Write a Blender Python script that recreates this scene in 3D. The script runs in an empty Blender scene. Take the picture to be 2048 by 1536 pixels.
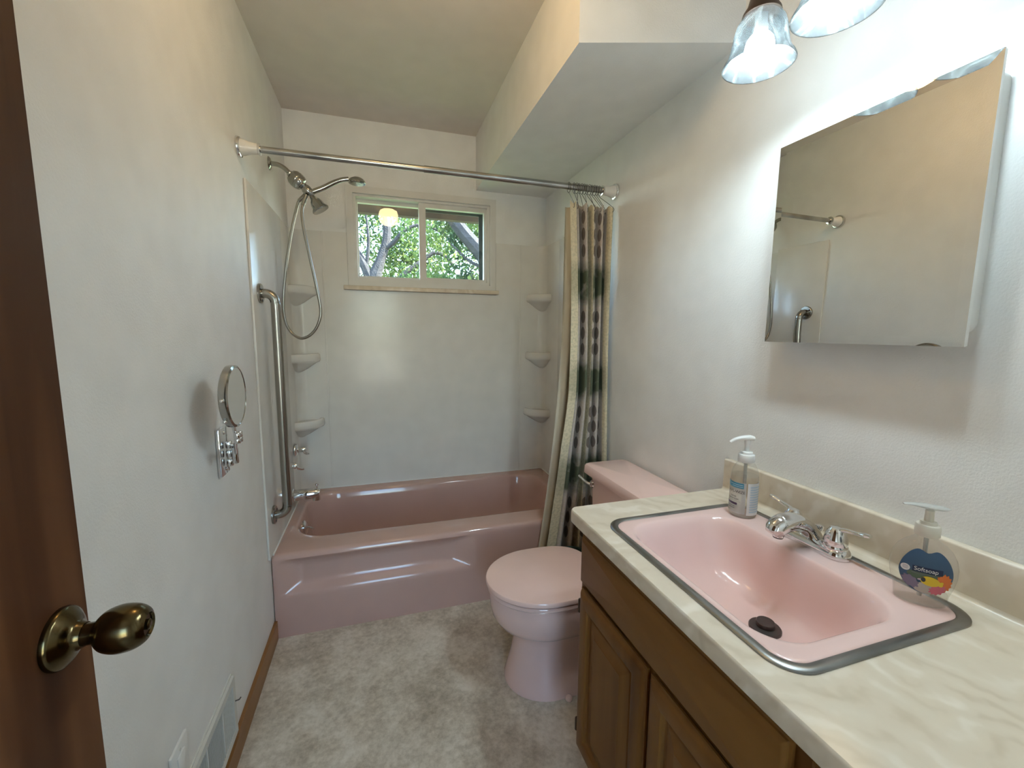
import bpy, bmesh, math, random
from mathutils import Vector, Matrix
random.seed(7)
SC = bpy.context.scene
COL = SC.collection
PI = math.pi
# ------------------------------------------------------------------ camera
CAM = (0.4585, -2.6947, 1.3198); YAW, PITCH, ROLL, FPX = 0.3047, -0.1218, 0.0079, 849.24
fw = Vector((math.sin(YAW)*math.cos(PITCH), math.cos(YAW)*math.cos(PITCH), math.sin(PITCH)))
r0 = Vector((math.cos(YAW), -math.sin(YAW), 0)); u0 = r0.cross(fw)
rv = math.cos(ROLL)*r0 + math.sin(ROLL)*u0; uv = -math.sin(ROLL)*r0 + math.cos(ROLL)*u0
cd = bpy.data.cameras.new('camera'); cam = bpy.data.objects.new('camera', cd); COL.objects.link(cam)
M = Matrix((rv, uv, -fw)).transposed().to_4x4(); M.translation = Vector(CAM); cam.matrix_world = M
cd.sensor_fit = 'HORIZONTAL'; cd.sensor_width = 36; cd.lens = FPX/2048*36; cd.clip_start = 0.02
SC.camera = cam
# ------------------------------------------------------------------ world, sun, exposure
BULB = 152.0          # vanity bulbs (cool white)
CEIL = 10.0          # ceiling globe (warm)
SKY = 1.35
SUN = 29.0
w = bpy.data.worlds.new('world'); SC.world = w; w.use_nodes = True
nt = w.node_tree; bg = nt.nodes['Background']; sky = nt.nodes.new('ShaderNodeTexSky')
sky.sky_type = 'NISHITA'; sky.sun_disc = False; sky.sun_elevation = math.radians(48); sky.sun_rotation = math.radians(100)
nt.links.new(sky.outputs[0], bg.inputs[0]); bg.inputs[1].default_value = SKY
sl = bpy.data.lights.new('sun', 'SUN'); so = bpy.data.objects.new('sun', sl); COL.objects.link(so)
sl.energy = SUN; sl.angle = 0.01; sl.color = (1, .95, .86)
so.rotation_euler = Vector((-.66, .13, -.74)).to_track_quat('-Z', 'Y').to_euler()      # high sun along the side of the house
SC.view_settings.view_transform = 'Standard'; SC.view_settings.look = 'None'
SC.view_settings.gamma = 1; SC.view_settings.use_curve_mapping = False
SC.view_settings.exposure = 0.90
SC.cycles.max_bounces = 5; SC.cycles.diffuse_bounces = 4; SC.cycles.glossy_bounces = 4; SC.cycles.use_light_tree = False; SC.cycles.transmission_bounces = 4
SC.cycles.use_adaptive_sampling = True; SC.cycles.adaptive_threshold = 0.08
SC.cycles.transparent_max_bounces = 10; SC.cycles.caustics_reflective = False; SC.cycles.caustics_refractive = False

# ------------------------------------------------------------------ materials
MATS = {}
def lin(c):
    return tuple(((v/255)/12.92 if v/255 <= .04045 else ((v/255+.055)/1.055)**2.4) for v in c)
def newmat(name):
    m = bpy.data.materials.new(name); m.use_nodes = True; MATS[name] = m
    return m, m.node_tree, m.node_tree.nodes['Principled BSDF']
def N(nt, t, **kw):
    n = nt.nodes.new(t)
    for k, v in kw.items():
        if hasattr(n, k): setattr(n, k, v)
        else: n.inputs[k].default_value = v
    return n
def L(nt, a, b): nt.links.new(a, b)
def coords(nt, scale=(1,1,1), rot=(0,0,0), out='Object'):
    tc = N(nt, 'ShaderNodeTexCoord'); mp = N(nt, 'ShaderNodeMapping')
    mp.inputs['Scale'].default_value = scale; mp.inputs['Rotation'].default_value = rot
    L(nt, tc.outputs[out], mp.inputs[0]); return mp.outputs[0]
def ramp(nt, fac, stops):
    r = N(nt, 'ShaderNodeValToRGB'); e = r.color_ramp.elements
    while len(e) < len(stops): e.new(.5)
    for el, (p, c) in zip(e, stops): el.position = p; el.color = (*c, 1)
    L(nt, fac, r.inputs[0]); return r.outputs[0]
def bump(nt, b, h, strength, dist=.002):
    n = N(nt, 'ShaderNodeBump'); n.inputs['Strength'].default_value = strength; n.inputs['Distance'].default_value = dist
    L(nt, h, n.inputs['Height']); L(nt, n.outputs[0], b.inputs['Normal'])
def plain(name, col, rough=.5, metal=0, coat=0, spec=.5, bumps=None, var=0.0):
    m, nt, b = newmat(name)
    b.inputs['Base Color'].default_value = (*col, 1); b.inputs['Roughness'].default_value = rough
    b.inputs['Metallic'].default_value = metal; b.inputs['Coat Weight'].default_value = coat
    b.inputs['Specular IOR Level'].default_value = spec
    v = coords(nt)
    nz = N(nt, 'ShaderNodeTexNoise'); nz.inputs['Scale'].default_value = 9; nz.inputs['Detail'].default_value = 1.5; L(nt, v, nz.inputs[0])
    k = var or .03
    c = ramp(nt, nz.outputs[0], [(.3, tuple(x*(1-k) for x in col)), (.7, tuple(min(1, x*(1+k)) for x in col))])
    L(nt, c, b.inputs['Base Color'])
    if bumps:
        n2 = N(nt, 'ShaderNodeTexNoise'); n2.inputs['Scale'].default_value = bumps[0]; n2.inputs['Detail'].default_value = 1; L(nt, v, n2.inputs[0])
        bump(nt, b, n2.outputs[0], bumps[1], bumps[2] if len(bumps) > 2 else .002)
    return m
WALLC = (.83, .82, .795)
plain('paint_wall', WALLC, .5, bumps=(240, .4, .0014))
plain('paint_ceiling', (.73, .665, .60), .8, bumps=(120, .12, .001))
plain('acrylic', (.77, .745, .70), .17, spec=.36, bumps=(5, .05, .004))
plain('caulk', (.78, .76, .72), .5)
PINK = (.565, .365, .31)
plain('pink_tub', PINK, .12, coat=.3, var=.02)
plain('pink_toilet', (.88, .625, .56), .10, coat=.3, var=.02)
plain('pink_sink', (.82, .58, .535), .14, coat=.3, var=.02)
plain('chrome', (.78, .78, .78), .06, 1, var=.02)
plain('dull_chrome', (.42, .41, .38), .10, 1, var=.06)
plain('brushed_steel', (.38, .36, .325), .26, 1, var=.06)
plain('worn_steel', (.40, .40, .385), .24, 1, var=.25)
plain('rim_steel', (.27, .27, .265), .33, 1, var=.3)
plain('drain_dark', (.09, .075, .07), .35, .6)
plain('bronze', (.10, .065, .045), .4, .7)
plain('antique_brass', (.115, .085, .04), .2, 1, var=.15)
plain('white_plastic', (.80, .80, .78), .3)
plain('ivory_plastic', (.75, .71, .62), .35)
plain('vinyl', (.72, .70, .66), .4)
plain('porcelain', (.80, .77, .72), .2)
plain('gap_shade', (.02, .018, .016), .7)
plain('vent_paint', (.66, .65, .60), .45)
plain('green_bin', (.02, .05, .045), .4)
plain('black_wire', (.10, .095, .09), .3, 1)
plain('screen_dark', (.05, .07, .075), .6)
plain('eave_brown', (.10, .065, .05), .8)
plain('bark', (.035, .034, .038), .9, bumps=(40, .6, .02), var=.3)
plain('lawn', (.06, .085, .03), .9, var=.3)
plain('concrete', (.58, .50, .39), .8, var=.1)
plain('liner_cloth', (.60, .53, .41), .7, var=.06)
plain('toe_kick', (.05, .03, .02), .7)
for nm, c in dict(ink_black=(.03,.03,.035), ink_teal=(.05,.27,.40), ink_purple=(.06,.03,.09), ink_navy=(.008,.02,.075), ink_white=(.82,.82,.82),
                  ink_blue=(.045,.10,.19), ink_yellow=(.75,.52,.03), ink_red=(.60,.05,.03), ink_coral=(.62,.14,.19), ink_lilac=(.22,.18,.27),
                  ink_sand=(.48,.42,.38), ink_green=(.10,.15,.10), ink_paleblue=(.50,.62,.72), ink_orange=(.70,.17,.03), ink_mauve=(.62,.50,.60), label_white=(.74,.74,.74)).items():
    plain(nm, c, .4)

def wood(name, c1, c2, c3, scale, rot=(0,0,0), rough=.35, stretch=(1,1,.08)):
    m, nt, b = newmat(name)
    v = coords(nt, stretch, rot)
    n1 = N(nt, 'ShaderNodeTexNoise'); n1.inputs['Scale'].default_value = scale; n1.inputs['Detail'].default_value = 5; n1.inputs['Distortion'].default_value = 1.2; L(nt, v, n1.inputs[0])
    wv = N(nt, 'ShaderNodeTexWave'); wv.inputs['Scale'].default_value = scale*.35; wv.inputs['Distortion'].default_value = 7; wv.inputs['Detail'].default_value = 3; wv.inputs['Detail Scale'].default_value = 1.4; L(nt, v, wv.inputs[0])
    mx = N(nt, 'ShaderNodeMix'); mx.data_type = 'FLOAT'; mx.inputs[0].default_value = .5
    L(nt, n1.outputs[0], mx.inputs[2]); L(nt, wv.outputs[1], mx.inputs[3])
    c = ramp(nt, mx.outputs[0], [(.25, c1), (.5, c2), (.8, c3)])
    L(nt, c, b.inputs['Base Color']); b.inputs['Roughness'].default_value = rough
    bump(nt, b, mx.outputs[0], .08, .001)
    return m
wood('door_wood', (.060, .020, .006), (.115, .044, .016), (.19, .085, .034), 14, rough=.5, stretch=(1, 1, .07))
MATS['door_wood'].node_tree.nodes['Principled BSDF'].inputs['Specular IOR Level'].default_value = .25
CW = [(.085, .030, .005), (.155, .060, .011), (.215, .092, .021)]
wood('cabinet_wood', *CW, 12, rough=.36, stretch=(1, 1, .10))
wood('cabinet_wood_across', *CW, 12, rough=.36, stretch=(1, .10, 1))
for _n in ('cabinet_wood', 'cabinet_wood_across'): MATS[_n].node_tree.nodes['Principled BSDF'].inputs['Specular IOR Level'].default_value = .22
wood('baseboard_wood', (.24, .105, .03), (.31, .145, .045), (.38, .185, .065), 16, rough=.4, stretch=(1, .08, 1))

def floor_mat():
    m, nt, b = newmat('vinyl_floor'); v = coords(nt)
    n1 = N(nt, 'ShaderNodeTexNoise'); n1.inputs['Scale'].default_value = 6.5; n1.inputs['Detail'].default_value = 6; n1.inputs['Roughness'].default_value = .62; L(nt, v, n1.inputs[0])
    n2 = N(nt, 'ShaderNodeTexNoise'); n2.inputs['Scale'].default_value = 55; n2.inputs['Detail'].default_value = 6; n2.inputs['Roughness'].default_value = .7; L(nt, v, n2.inputs[0])
    mx = N(nt, 'ShaderNodeMix'); mx.data_type = 'FLOAT'; mx.inputs[0].default_value = .42
    L(nt, n1.outputs[0], mx.inputs[2]); L(nt, n2.outputs[0], mx.inputs[3])
    c = ramp(nt, mx.outputs[0], [(.33, (.32, .27, .205)), (.45, (.50, .435, .345)), (.54, (.65, .585, .485)), (.66, (.80, .74, .645))])
    L(nt, c, b.inputs['Base Color']); b.inputs['Roughness'].default_value = .42
    bump(nt, b, n2.outputs[0], .15, .001)
floor_mat()
def marble(name, tint=1.0):
    m, nt, b = newmat(name); v = coords(nt, (1, 1, 1))
    n1 = N(nt, 'ShaderNodeTexNoise'); n1.inputs['Scale'].default_value = 5; n1.inputs['Detail'].default_value = 3; n1.inputs['Distortion'].default_value = 1.6; L(nt, v, n1.inputs[0])
    wv = N(nt, 'ShaderNodeTexWave'); wv.wave_type = 'BANDS'; wv.bands_direction = 'DIAGONAL'
    wv.inputs['Scale'].default_value = 7; wv.inputs['Distortion'].default_value = 20; wv.inputs['Detail'].default_value = 4; wv.inputs['Detail Scale'].default_value = .7; L(nt, v, wv.inputs[0])
    mx = N(nt, 'ShaderNodeMix'); mx.data_type = 'FLOAT'; mx.inputs[0].default_value = .22
    L(nt, n1.outputs[0], mx.inputs[2]); L(nt, wv.outputs[1], mx.inputs[3])
    t = tint
    c = ramp(nt, mx.outputs[0], [(.25, (.60*t, .50*t, .37*t)), (.40, (.70*t, .60*t, .47*t)), (.55, (.72*t, .625*t, .495*t)), (.70, (.80*t, .715*t, .60*t))])
    L(nt, c, b.inputs['Base Color']); b.inputs['Roughness'].default_value = .22
marble('cultured_marble'); marble('sill_marble', 1.02)

def mirror_mat():
    m, nt, b = newmat('mirror'); b.inputs['Metallic'].default_value = 1; b.inputs['Roughness'].default_value = .0
    b.inputs['Base Color'].default_value = (.82, .82, .80, 1)
mirror_mat()
def clear_mat(name, tint, fres=.5, trans=.96, rough=.03, base=.04):
    m, nt, b = newmat(name); nt.nodes.remove(b); out = nt.nodes['Material Output']
    t = N(nt, 'ShaderNodeBsdfTransparent'); t.inputs[0].default_value = (*tint, 1)
    g = N(nt, 'ShaderNodeBsdfGlossy'); g.inputs['Roughness'].default_value = rough
    d = N(nt, 'ShaderNodeBsdfDiffuse'); d.inputs[0].default_value = (.7, .7, .68, 1)
    lay = N(nt, 'ShaderNodeLayerWeight'); lay.inputs[0].default_value = .5
    pw = N(nt, 'ShaderNodeMath', operation='POWER'); L(nt, lay.outputs['Facing'], pw.inputs[0]); pw.inputs[1].default_value = 4.0
    lw = N(nt, 'ShaderNodeMath', operation='MULTIPLY_ADD'); L(nt, pw.outputs[0], lw.inputs[0]); lw.inputs[1].default_value = fres; lw.inputs[2].default_value = base
    s = N(nt, 'ShaderNodeMixShader'); s2 = N(nt, 'ShaderNodeMixShader'); s2.inputs[0].default_value = 1-trans
    L(nt, t.outputs[0], s2.inputs[1]); L(nt, d.outputs[0], s2.inputs[2])
    L(nt, lw.outputs[0], s.inputs[0]); L(nt, s2.outputs[0], s.inputs[1]); L(nt, g.outputs[0], s.inputs[2])
    L(nt, s.outputs[0], out.inputs[0])
clear_mat('window_glass', (.92, .97, .97), rough=.0, base=.05, trans=.985)
clear_mat('clear_plastic', (.955, .955, .945), trans=.95)
clear_mat('clear_liquid', (.96, .955, .94), trans=.985)
clear_mat('frosted_plastic', (.9, .9, .87), trans=.45, rough=.15)
clear_mat('amber_glow', (.9, .8, .6), trans=.6)
def emit(name, col, s):
    m, nt, b = newmat(name); b.inputs['Base Color'].default_value = (.8, .8, .8, 1)
    b.inputs['Emission Color'].default_value = (*col, 1); b.inputs['Emission Strength'].default_value = s
emit('bulb_glow', (.72, .91, 1.0), BULB)
emit('globe_glow', (1.0, .685, .325), CEIL)
def shade_glass():
    m, nt, b = newmat('alabaster_glass'); nt.nodes.remove(b); out = nt.nodes['Material Output']
    v = coords(nt, (1, 1, .55)); nz = N(nt, 'ShaderNodeTexNoise'); nz.inputs['Scale'].default_value = 17; nz.inputs['Detail'].default_value = 1.5; nz.inputs['Distortion'].default_value = 1.2; L(nt, v, nz.inputs[0])
    # thin veins where the noise crosses its middle
    sb = N(nt, 'ShaderNodeMath', operation='SUBTRACT'); L(nt, nz.outputs[0], sb.inputs[0]); sb.inputs[1].default_value = .5
    ab = N(nt, 'ShaderNodeMath', operation='ABSOLUTE'); L(nt, sb.outputs[0], ab.inputs[0])
    c = ramp(nt, ab.outputs[0], [(0, (.20, .21, .21)), (.012, (.12, .13, .13)), (.03, (.065, .07, .07)), (.10, (.045, .050, .051))])
    t = N(nt, 'ShaderNodeBsdfTranslucent'); d = N(nt, 'ShaderNodeBsdfDiffuse'); g = N(nt, 'ShaderNodeBsdfGlossy'); g.inputs['Roughness'].default_value = .08
    L(nt, c, t.inputs[0]); L(nt, c, d.inputs[0])
    s = N(nt, 'ShaderNodeMixShader'); s.inputs[0].default_value = .80; L(nt, t.outputs[0], s.inputs[1]); L(nt, d.outputs[0], s.inputs[2])
    s2 = N(nt, 'ShaderNodeMixShader'); s2.inputs[0].default_value = .05; L(nt, s.outputs[0], s2.inputs[1]); L(nt, g.outputs[0], s2.inputs[2])
    tr = N(nt, 'ShaderNodeBsdfTransparent'); s3 = N(nt, 'ShaderNodeMixShader'); s3.inputs[0].default_value = .36
    L(nt, s2.outputs[0], s3.inputs[1]); L(nt, tr.outputs[0], s3.inputs[2]); L(nt, s3.outputs[0], out.inputs[0])
shade_glass()
def leaf_mat():
    m, nt, b = newmat('leaf'); nt.nodes.remove(b); out = nt.nodes['Material Output']
    v = coords(nt); nz = N(nt, 'ShaderNodeTexNoise'); nz.inputs['Scale'].default_value = 1.6; nz.inputs['Detail'].default_value = 3; L(nt, v, nz.inputs[0])
    c = ramp(nt, nz.outputs[0], [(.35, (.045, .085, .05)), (.5, (.11, .18, .06)), (.68, (.30, .34, .10))])
    t = N(nt, 'ShaderNodeBsdfTranslucent'); d = N(nt, 'ShaderNodeBsdfDiffuse'); L(nt, c, t.inputs[0]); L(nt, c, d.inputs[0])
    s = N(nt, 'ShaderNodeMixShader'); s.inputs[0].default_value = .5; L(nt, t.outputs[0], s.inputs[1]); L(nt, d.outputs[0], s.inputs[2]); L(nt, s.outputs[0], out.inputs[0])
leaf_mat()
def curtain_mat():
    m, nt, b = newmat('curtain_cloth'); b.inputs['Roughness'].default_value = .8
    tc = N(nt, 'ShaderNodeTexCoord'); sp = N(nt, 'ShaderNodeSeparateXYZ'); L(nt, tc.outputs['UV'], sp.inputs[0])
    def mth(op, a, bb=None, cl=False):
        n = N(nt, 'ShaderNodeMath', operation=op); n.use_clamp = cl
        for i, x in enumerate((a, bb)):
            if x is None: continue
            if isinstance(x, (int, float)): n.inputs[i].default_value = x
            else: L(nt, x, n.inputs[i])
        return n.outputs[0]
    U, V = sp.outputs[0], sp.outputs[1]
    nz = N(nt, 'ShaderNodeTexNoise'); nz.inputs['Scale'].default_value = 14; nz.inputs['Detail'].default_value = 5; L(nt, tc.outputs['UV'], nz.inputs[0])
    nf = N(nt, 'ShaderNodeTexNoise'); nf.inputs['Scale'].default_value = 90; nf.inputs['Detail'].default_value = 3; L(nt, tc.outputs['UV'], nf.inputs[0])
    # patchwork columns: cream / lilac-grey alternating along the width
    colm = mth('GREATER_THAN', mth('FLOORED_MODULO', mth('ADD', U, .012), .30), .062)
    base = N(nt, 'ShaderNodeMix'); base.data_type = 'RGBA'; L(nt, colm, base.inputs[0])
    base.inputs[6].default_value = (.69, .60, .42, 1); base.inputs[7].default_value = (.50, .44, .41, 1)
    g1 = N(nt, 'ShaderNodeMix'); g1.data_type = 'RGBA'; L(nt, ramp(nt, nf.outputs[0], [(.42, (.0, .0, .0)), (.62, (.5, .5, .5))]), g1.inputs[0])
    L(nt, base.outputs[2], g1.inputs[6]); g1.inputs[7].default_value = (.42, .38, .25, 1)
    # olive brush bands every 0.45 m
    vm = mth('FLOORED_MODULO', mth('ADD', V, .14), .45)           # 0..0.45
    d = mth('ABSOLUTE', mth('SUBTRACT', vm, .34)); band = mth('SUBTRACT', 1.0, mth('DIVIDE', d, .105), True)
    bn = mth('MULTIPLY', mth('MULTIPLY', band, 2.6), mth('SUBTRACT', mth('MULTIPLY', nz.outputs[0], 2.6), .62), True)
    bn = mth('MULTIPLY', bn, mth('ADD', mth('MULTIPLY', colm, .65), .35), True)
    g2 = N(nt, 'ShaderNodeMix'); g2.data_type = 'RGBA'; L(nt, bn, g2.inputs[0]); L(nt, g1.outputs[2], g2.inputs[6]); g2.inputs[7].default_value = (.085, .10, .06, 1)
    # leaf prints: three in a column below each band
    uu = mth('SUBTRACT', mth('FLOORED_MODULO', mth('ADD', U, .03), .088), .044)
    lv = mth('SUBTRACT', mth('FLOORED_MODULO', vm, .075), .0375)
    e = mth('ADD', mth('POWER', mth('DIVIDE', uu, .0175), 2.0), mth('POWER', mth('DIVIDE', lv, .029), 2.0))
    leaf = mth('MULTIPLY', mth('LESS_THAN', e, 1.0), mth('MULTIPLY', mth('LESS_THAN', vm, .225), colm))
    vein = mth('GREATER_THAN', mth('ABSOLUTE', mth('SINE', mth('ADD', mth('MULTIPLY', lv, 520), mth('MULTIPLY', mth('ABSOLUTE', uu), 420)))), .22)
    mid = mth('GREATER_THAN', mth('ABSOLUTE', uu), .0011)
    leaf2 = mth('MULTIPLY', leaf, mth('ADD', mth('MULTIPLY', mth('MULTIPLY', vein, mid), .35), .5))
    stem = mth('MULTIPLY', mth('MULTIPLY', mth('MULTIPLY', mth('LESS_THAN', mth('ABSOLUTE', uu), .0012), mth('LESS_THAN', vm, .225)), colm), .6)
    lf = mth('MAXIMUM', leaf2, stem)
    g3 = N(nt, 'ShaderNodeMix'); g3.data_type = 'RGBA'; L(nt, lf, g3.inputs[0]); L(nt, g2.outputs[2], g3.inputs[6]); g3.inputs[7].default_value = (.085, .06, .05, 1)
    L(nt, g3.outputs[2], b.inputs['Base Color'])
    bump(nt, b, nf.outputs[0], .2, .001)
curtain_mat()

# ------------------------------------------------------------------ mesh helpers
ORG = {}
def link(o): COL.objects.link(o); return o
def tag(o, label=None, cat=None, group=None, kind=None):
    if label: o['label'] = label
    if cat: o['category'] = cat
    if group: o['group'] = group
    if kind: o['kind'] = kind
    return o
def thing(name, loc, label, cat, group=None):
    o = link(bpy.data.objects.new(name, None)); o.location = loc; o.empty_display_size = .05
    ORG[o.name] = Vector(loc); return tag(o, label, cat, group)
def obj(name, geo, mat, parent=None, smooth=True, angle=38, org=None, label=None):
    verts, faces = geo[0], geo[1]
    vs = [Vector(v) for v in verts]
    if parent is not None: og = ORG[parent.name]
    elif org is not None: og = Vector(org)
    else:
        og = Vector(((min(v.x for v in vs)+max(v.x for v in vs))/2, (min(v.y for v in vs)+max(v.y for v in vs))/2, min(v.z for v in vs)))
    me = bpy.data.meshes.new(name); me.from_pydata([v-og for v in vs], [], faces); me.update()
    bm = bmesh.new(); bm.from_mesh(me); bmesh.ops.recalc_face_normals(bm, faces=bm.faces); bm.to_mesh(me); bm.free()
    if smooth:
        me.polygons.foreach_set('use_smooth', [True]*len(me.polygons)); me.set_sharp_from_angle(angle=math.radians(angle))
    me.materials.append(MATS[mat])
    o = link(bpy.data.objects.new(name, me))
    if parent is not None: o.parent = parent
    else: o.location = og
    ORG[o.name] = og
    if label: o['label'] = label
    return o
def struct(name, geo, mat, smooth=False, label=None):
    o = obj(name, geo, mat, smooth=smooth); o['kind'] = 'structure'
    if label: o['label'] = label
    return o
def join(*gs):
    V, F = [], []
    for v, f in gs:
        k = len(V); V += list(v); F += [tuple(i+k for i in q) for q in f]
    return V, F
def box(x0, x1, y0, y1, z0, z1):
    v = [(x, y, z) for z in (z0, z1) for y in (y0, y1) for x in (x0, x1)]
    return v, [(0, 1, 3, 2), (4, 6, 7, 5), (0, 4, 5, 1), (2, 3, 7, 6), (0, 2, 6, 4), (1, 5, 7, 3)]
def bbox(x0, x1, y0, y1, z0, z1, bev=.003, seg=2):
    v, f = box(x0, x1, y0, y1, z0, z1)
    bm = bmesh.new(); bv = [bm.verts.new(p) for p in v]
    for q in f: bm.faces.new([bv[i] for i in q])
    bmesh.ops.recalc_face_normals(bm, faces=bm.faces)
    bmesh.ops.bevel(bm, geom=bm.edges[:], offset=bev, segments=seg, profile=.5, affect='EDGES')
    bm.verts.index_update()
    g = [tuple(p.co) for p in bm.verts], [tuple(p.index for p in q.verts) for q in bm.faces]
    bm.free(); return g
def loft(rings, cap0=False, cap1=False, closed=True):
    n = len(rings[0]); V = [p for r in rings for p in r]; F = []
    for i in range(len(rings)-1):
        for j in range(n if closed else n-1):
            k = (j+1) % n; F.append((i*n+j, i*n+k, (i+1)*n+k, (i+1)*n+j))
    def cap(i):
        c = Vector((0, 0, 0))
        for p in rings[i]: c += Vector(p)
        V.append(tuple(c/n)); ci = len(V)-1
        for j in range(n): F.append((i*n+j, i*n+(j+1) % n, ci))
    if cap0: cap(0)
    if cap1: cap(len(rings)-1)
    return V, F
def rr(x0, x1, y0, y1, r, nx=1, ny=1, nc=6):
    P = []
    cs = [(x1-r, y0+r, -90, ny), (x1-r, y1-r, 0, nx), (x0+r, y1-r, 90, ny), (x0+r, y0+r, 180, nx)]
    arcs = [[(cx+r*math.cos(math.radians(a+90*i/nc)), cy+r*math.sin(math.radians(a+90*i/nc))) for i in range(nc+1)] for cx, cy, a, _ in cs]
    for k in range(4):
        P += arcs[k]; a = arcs[k][-1]; b = arcs[(k+1) % 4][0]; n = cs[k][3]
        for i in range(1, n): P.append((a[0]+(b[0]-a[0])*i/n, a[1]+(b[1]-a[1])*i/n))
    return P
def frame_of(d):
    d = Vector(d).normalized(); a = Vector((0, 0, 1)) if abs(d.z) < .9 else Vector((0, 1, 0))
    x = a.cross(d).normalized(); return x, d.cross(x), d
def lathe(profile, base=(0, 0, 0), axis=(0, 0, 1), seg=32, cap0=True, cap1=True):
    x, y, d = frame_of(axis); b = Vector(base)
    rings = [[tuple(b+d*h+(x*math.cos(2*PI*i/seg)+y*math.sin(2*PI*i/seg))*max(r, 1e-5)) for i in range(seg)] for r, h in profile]
    return loft(rings, cap0, cap1)
def spline(pts, n=8):
    P = [Vector(p) for p in pts]; out = []
    for i in range(len(P)-1):
        a = P[i-1] if i else P[0]*2-P[1]; b, c = P[i], P[i+1]; d = P[i+2] if i+2 < len(P) else P[-1]*2-P[-2]
        for k in range(n):
            t = k/n; out.append(.5*((2*b)+(c-a)*t+(2*a-5*b+4*c-d)*t*t+(3*b-a-3*c+d)*t**3))
    out.append(P[-1]); return out
def tube(pts, r, seg=12, caps=True, flat=None):
    P = [Vector(p) for p in pts]; n = len(P); R = r if isinstance(r, (list, tuple)) else [r]*n
    if len(R) != n: R = [R[min(len(R)-1, int(i*(len(R)-1)/(n-1)))]*(1-((i*(len(R)-1)/(n-1)) % 1)) + R[min(len(R)-1, int(i*(len(R)-1)/(n-1))+1)]*((i*(len(R)-1)/(n-1)) % 1) for i in range(n)]
    T = [(P[min(i+1, n-1)]-P[max(i-1, 0)]).normalized() for i in range(n)]
    x, y, _ = frame_of(T[0]); rings = []
    for i in range(n):
        x = (x-T[i]*x.dot(T[i])).normalized(); y = T[i].cross(x); k = flat or 1
        rings.append([tuple(P[i]+(x*math.cos(2*PI*j/seg)+y*k*math.sin(2*PI*j/seg))*R[i]) for j in range(seg)])
    return loft(rings, caps, caps)
def sphere(c, r, seg=20, rings=12, sc=(1, 1, 1)):
    pr = [(r*math.sin(PI*i/rings), -r*math.cos(PI*i/rings)) for i in range(rings+1)]
    v, f = lathe(pr, (0, 0, 0), (0, 0, 1), seg, False, False)
    return [(c[0]+p[0]*sc[0], c[1]+p[1]*sc[1], c[2]+p[2]*sc[2]) for p in v], f
def prism(poly, z0, z1):
    n = len(poly); V = [(x, y, z0) for x, y in poly]+[(x, y, z1) for x, y in poly]
    return V, [tuple(range(n-1, -1, -1)), tuple(range(n, 2*n))]+[(i, (i+1) % n, n+(i+1) % n, n+i) for i in range(n)]
def remap(g, fn): return [tuple(fn(*p)) for p in g[0]], g[1]
def torus(c, R, r, axis, seg=24, s2=8):
    x, y, d = frame_of(axis); c = Vector(c); rings = []
    for i in range(seg+1):
        a = 2*PI*i/seg; e = x*math.cos(a)+y*math.sin(a)
        rings.append([tuple(c+e*(R+r*math.cos(2*PI*j/s2))+d*r*math.sin(2*PI*j/s2)) for j in range(s2)])
    return loft(rings)
def text2d(s, size, align='LEFT', spacing=1.0):
    cu = bpy.data.curves.new('t', 'FONT'); cu.body = s; cu.size = size; cu.align_x = align; cu.resolution_u = 3; cu.space_character = spacing
    o = link(bpy.data.objects.new('t', cu)); bpy.context.view_layer.update()
    ev = o.evaluated_get(bpy.context.evaluated_depsgraph_get()); me = ev.to_mesh()
    V = [tuple(v.co) for v in me.vertices]; F = [tuple(p.vertices) for p in me.polygons]
    ev.to_mesh_clear(); bpy.data.objects.remove(o); bpy.data.curves.remove(cu)
    return V, F

# ------------------------------------------------------------------ room
W = 1.53; H = 2.50; YF = -2.85; ZS = 2.187; XS = 1.062
struct('floor', box(-.12, W+.12, YF-1.3, .12, -.06, 0), 'vinyl_floor', label='mottled grey beige sheet vinyl floor')
struct('ceiling', box(-.7, W+.7, YF-1.4, .12, H, H+.12), 'paint_ceiling', label='plain off white painted ceiling')
struct('wall_left', box(-.12, 0, YF-.12, .12, 0, H), 'paint_wall', label='white painted left wall')
struct('wall_right', box(W, W+.12, YF-.12, .12, 0, H), 'paint_wall', label='white textured right wall')
WX0, WX1, WZ0, WZ1 = .335, 1.155, 1.60, 2.10
struct('wall_back', join(box(0, WX0, 0, .12, 0, H), box(WX1, W, 0, .12, 0, H), box(WX0, WX1, 0, .12, 0, WZ0), box(WX0, WX1, 0, .12, WZ1, H)), 'paint_wall', label='white back wall around the small window')
struct('wall_front', join(box(0, .06, YF-.12, YF, 0, H), box(.90, W, YF-.12, YF, 0, H), box(.06, .90, YF-.12, YF, 2.06, H)), 'paint_wall', label='wall around the open doorway')
struct('wall_hall', join(box(-.7, -.6, YF-1.3, YF-.12, 0, H), box(W+.6, W+.7, YF-1.3, YF-.12, 0, H), box(-.7, .0, YF-1.4, YF-1.3, 0, H), box(.90, W+.7, YF-1.4, YF-1.3, 0, H), box(0, .90, YF-1.4, YF-1.3, 2.08, H), box(-.6, -.12, YF-.12, YF-.1, 0, H), box(W+.12, W+.6, YF-.12, YF-.1, 0, H), box(-.6, -.12, YF-1.3, YF-.12, -.06, 0), box(W+.12, W+.6, YF-1.3, YF-.12, -.06, 0)), 'paint_wall', label='plain hallway walls beyond the doorway')
# soffit with a slanting end face
struct('wall_soffit', prism([(XS, 0), (XS, -1.422), (W, -1.575), (W, 0)], ZS, H), 'paint_wall', label='boxed soffit running above the toilet and tub')
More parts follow.
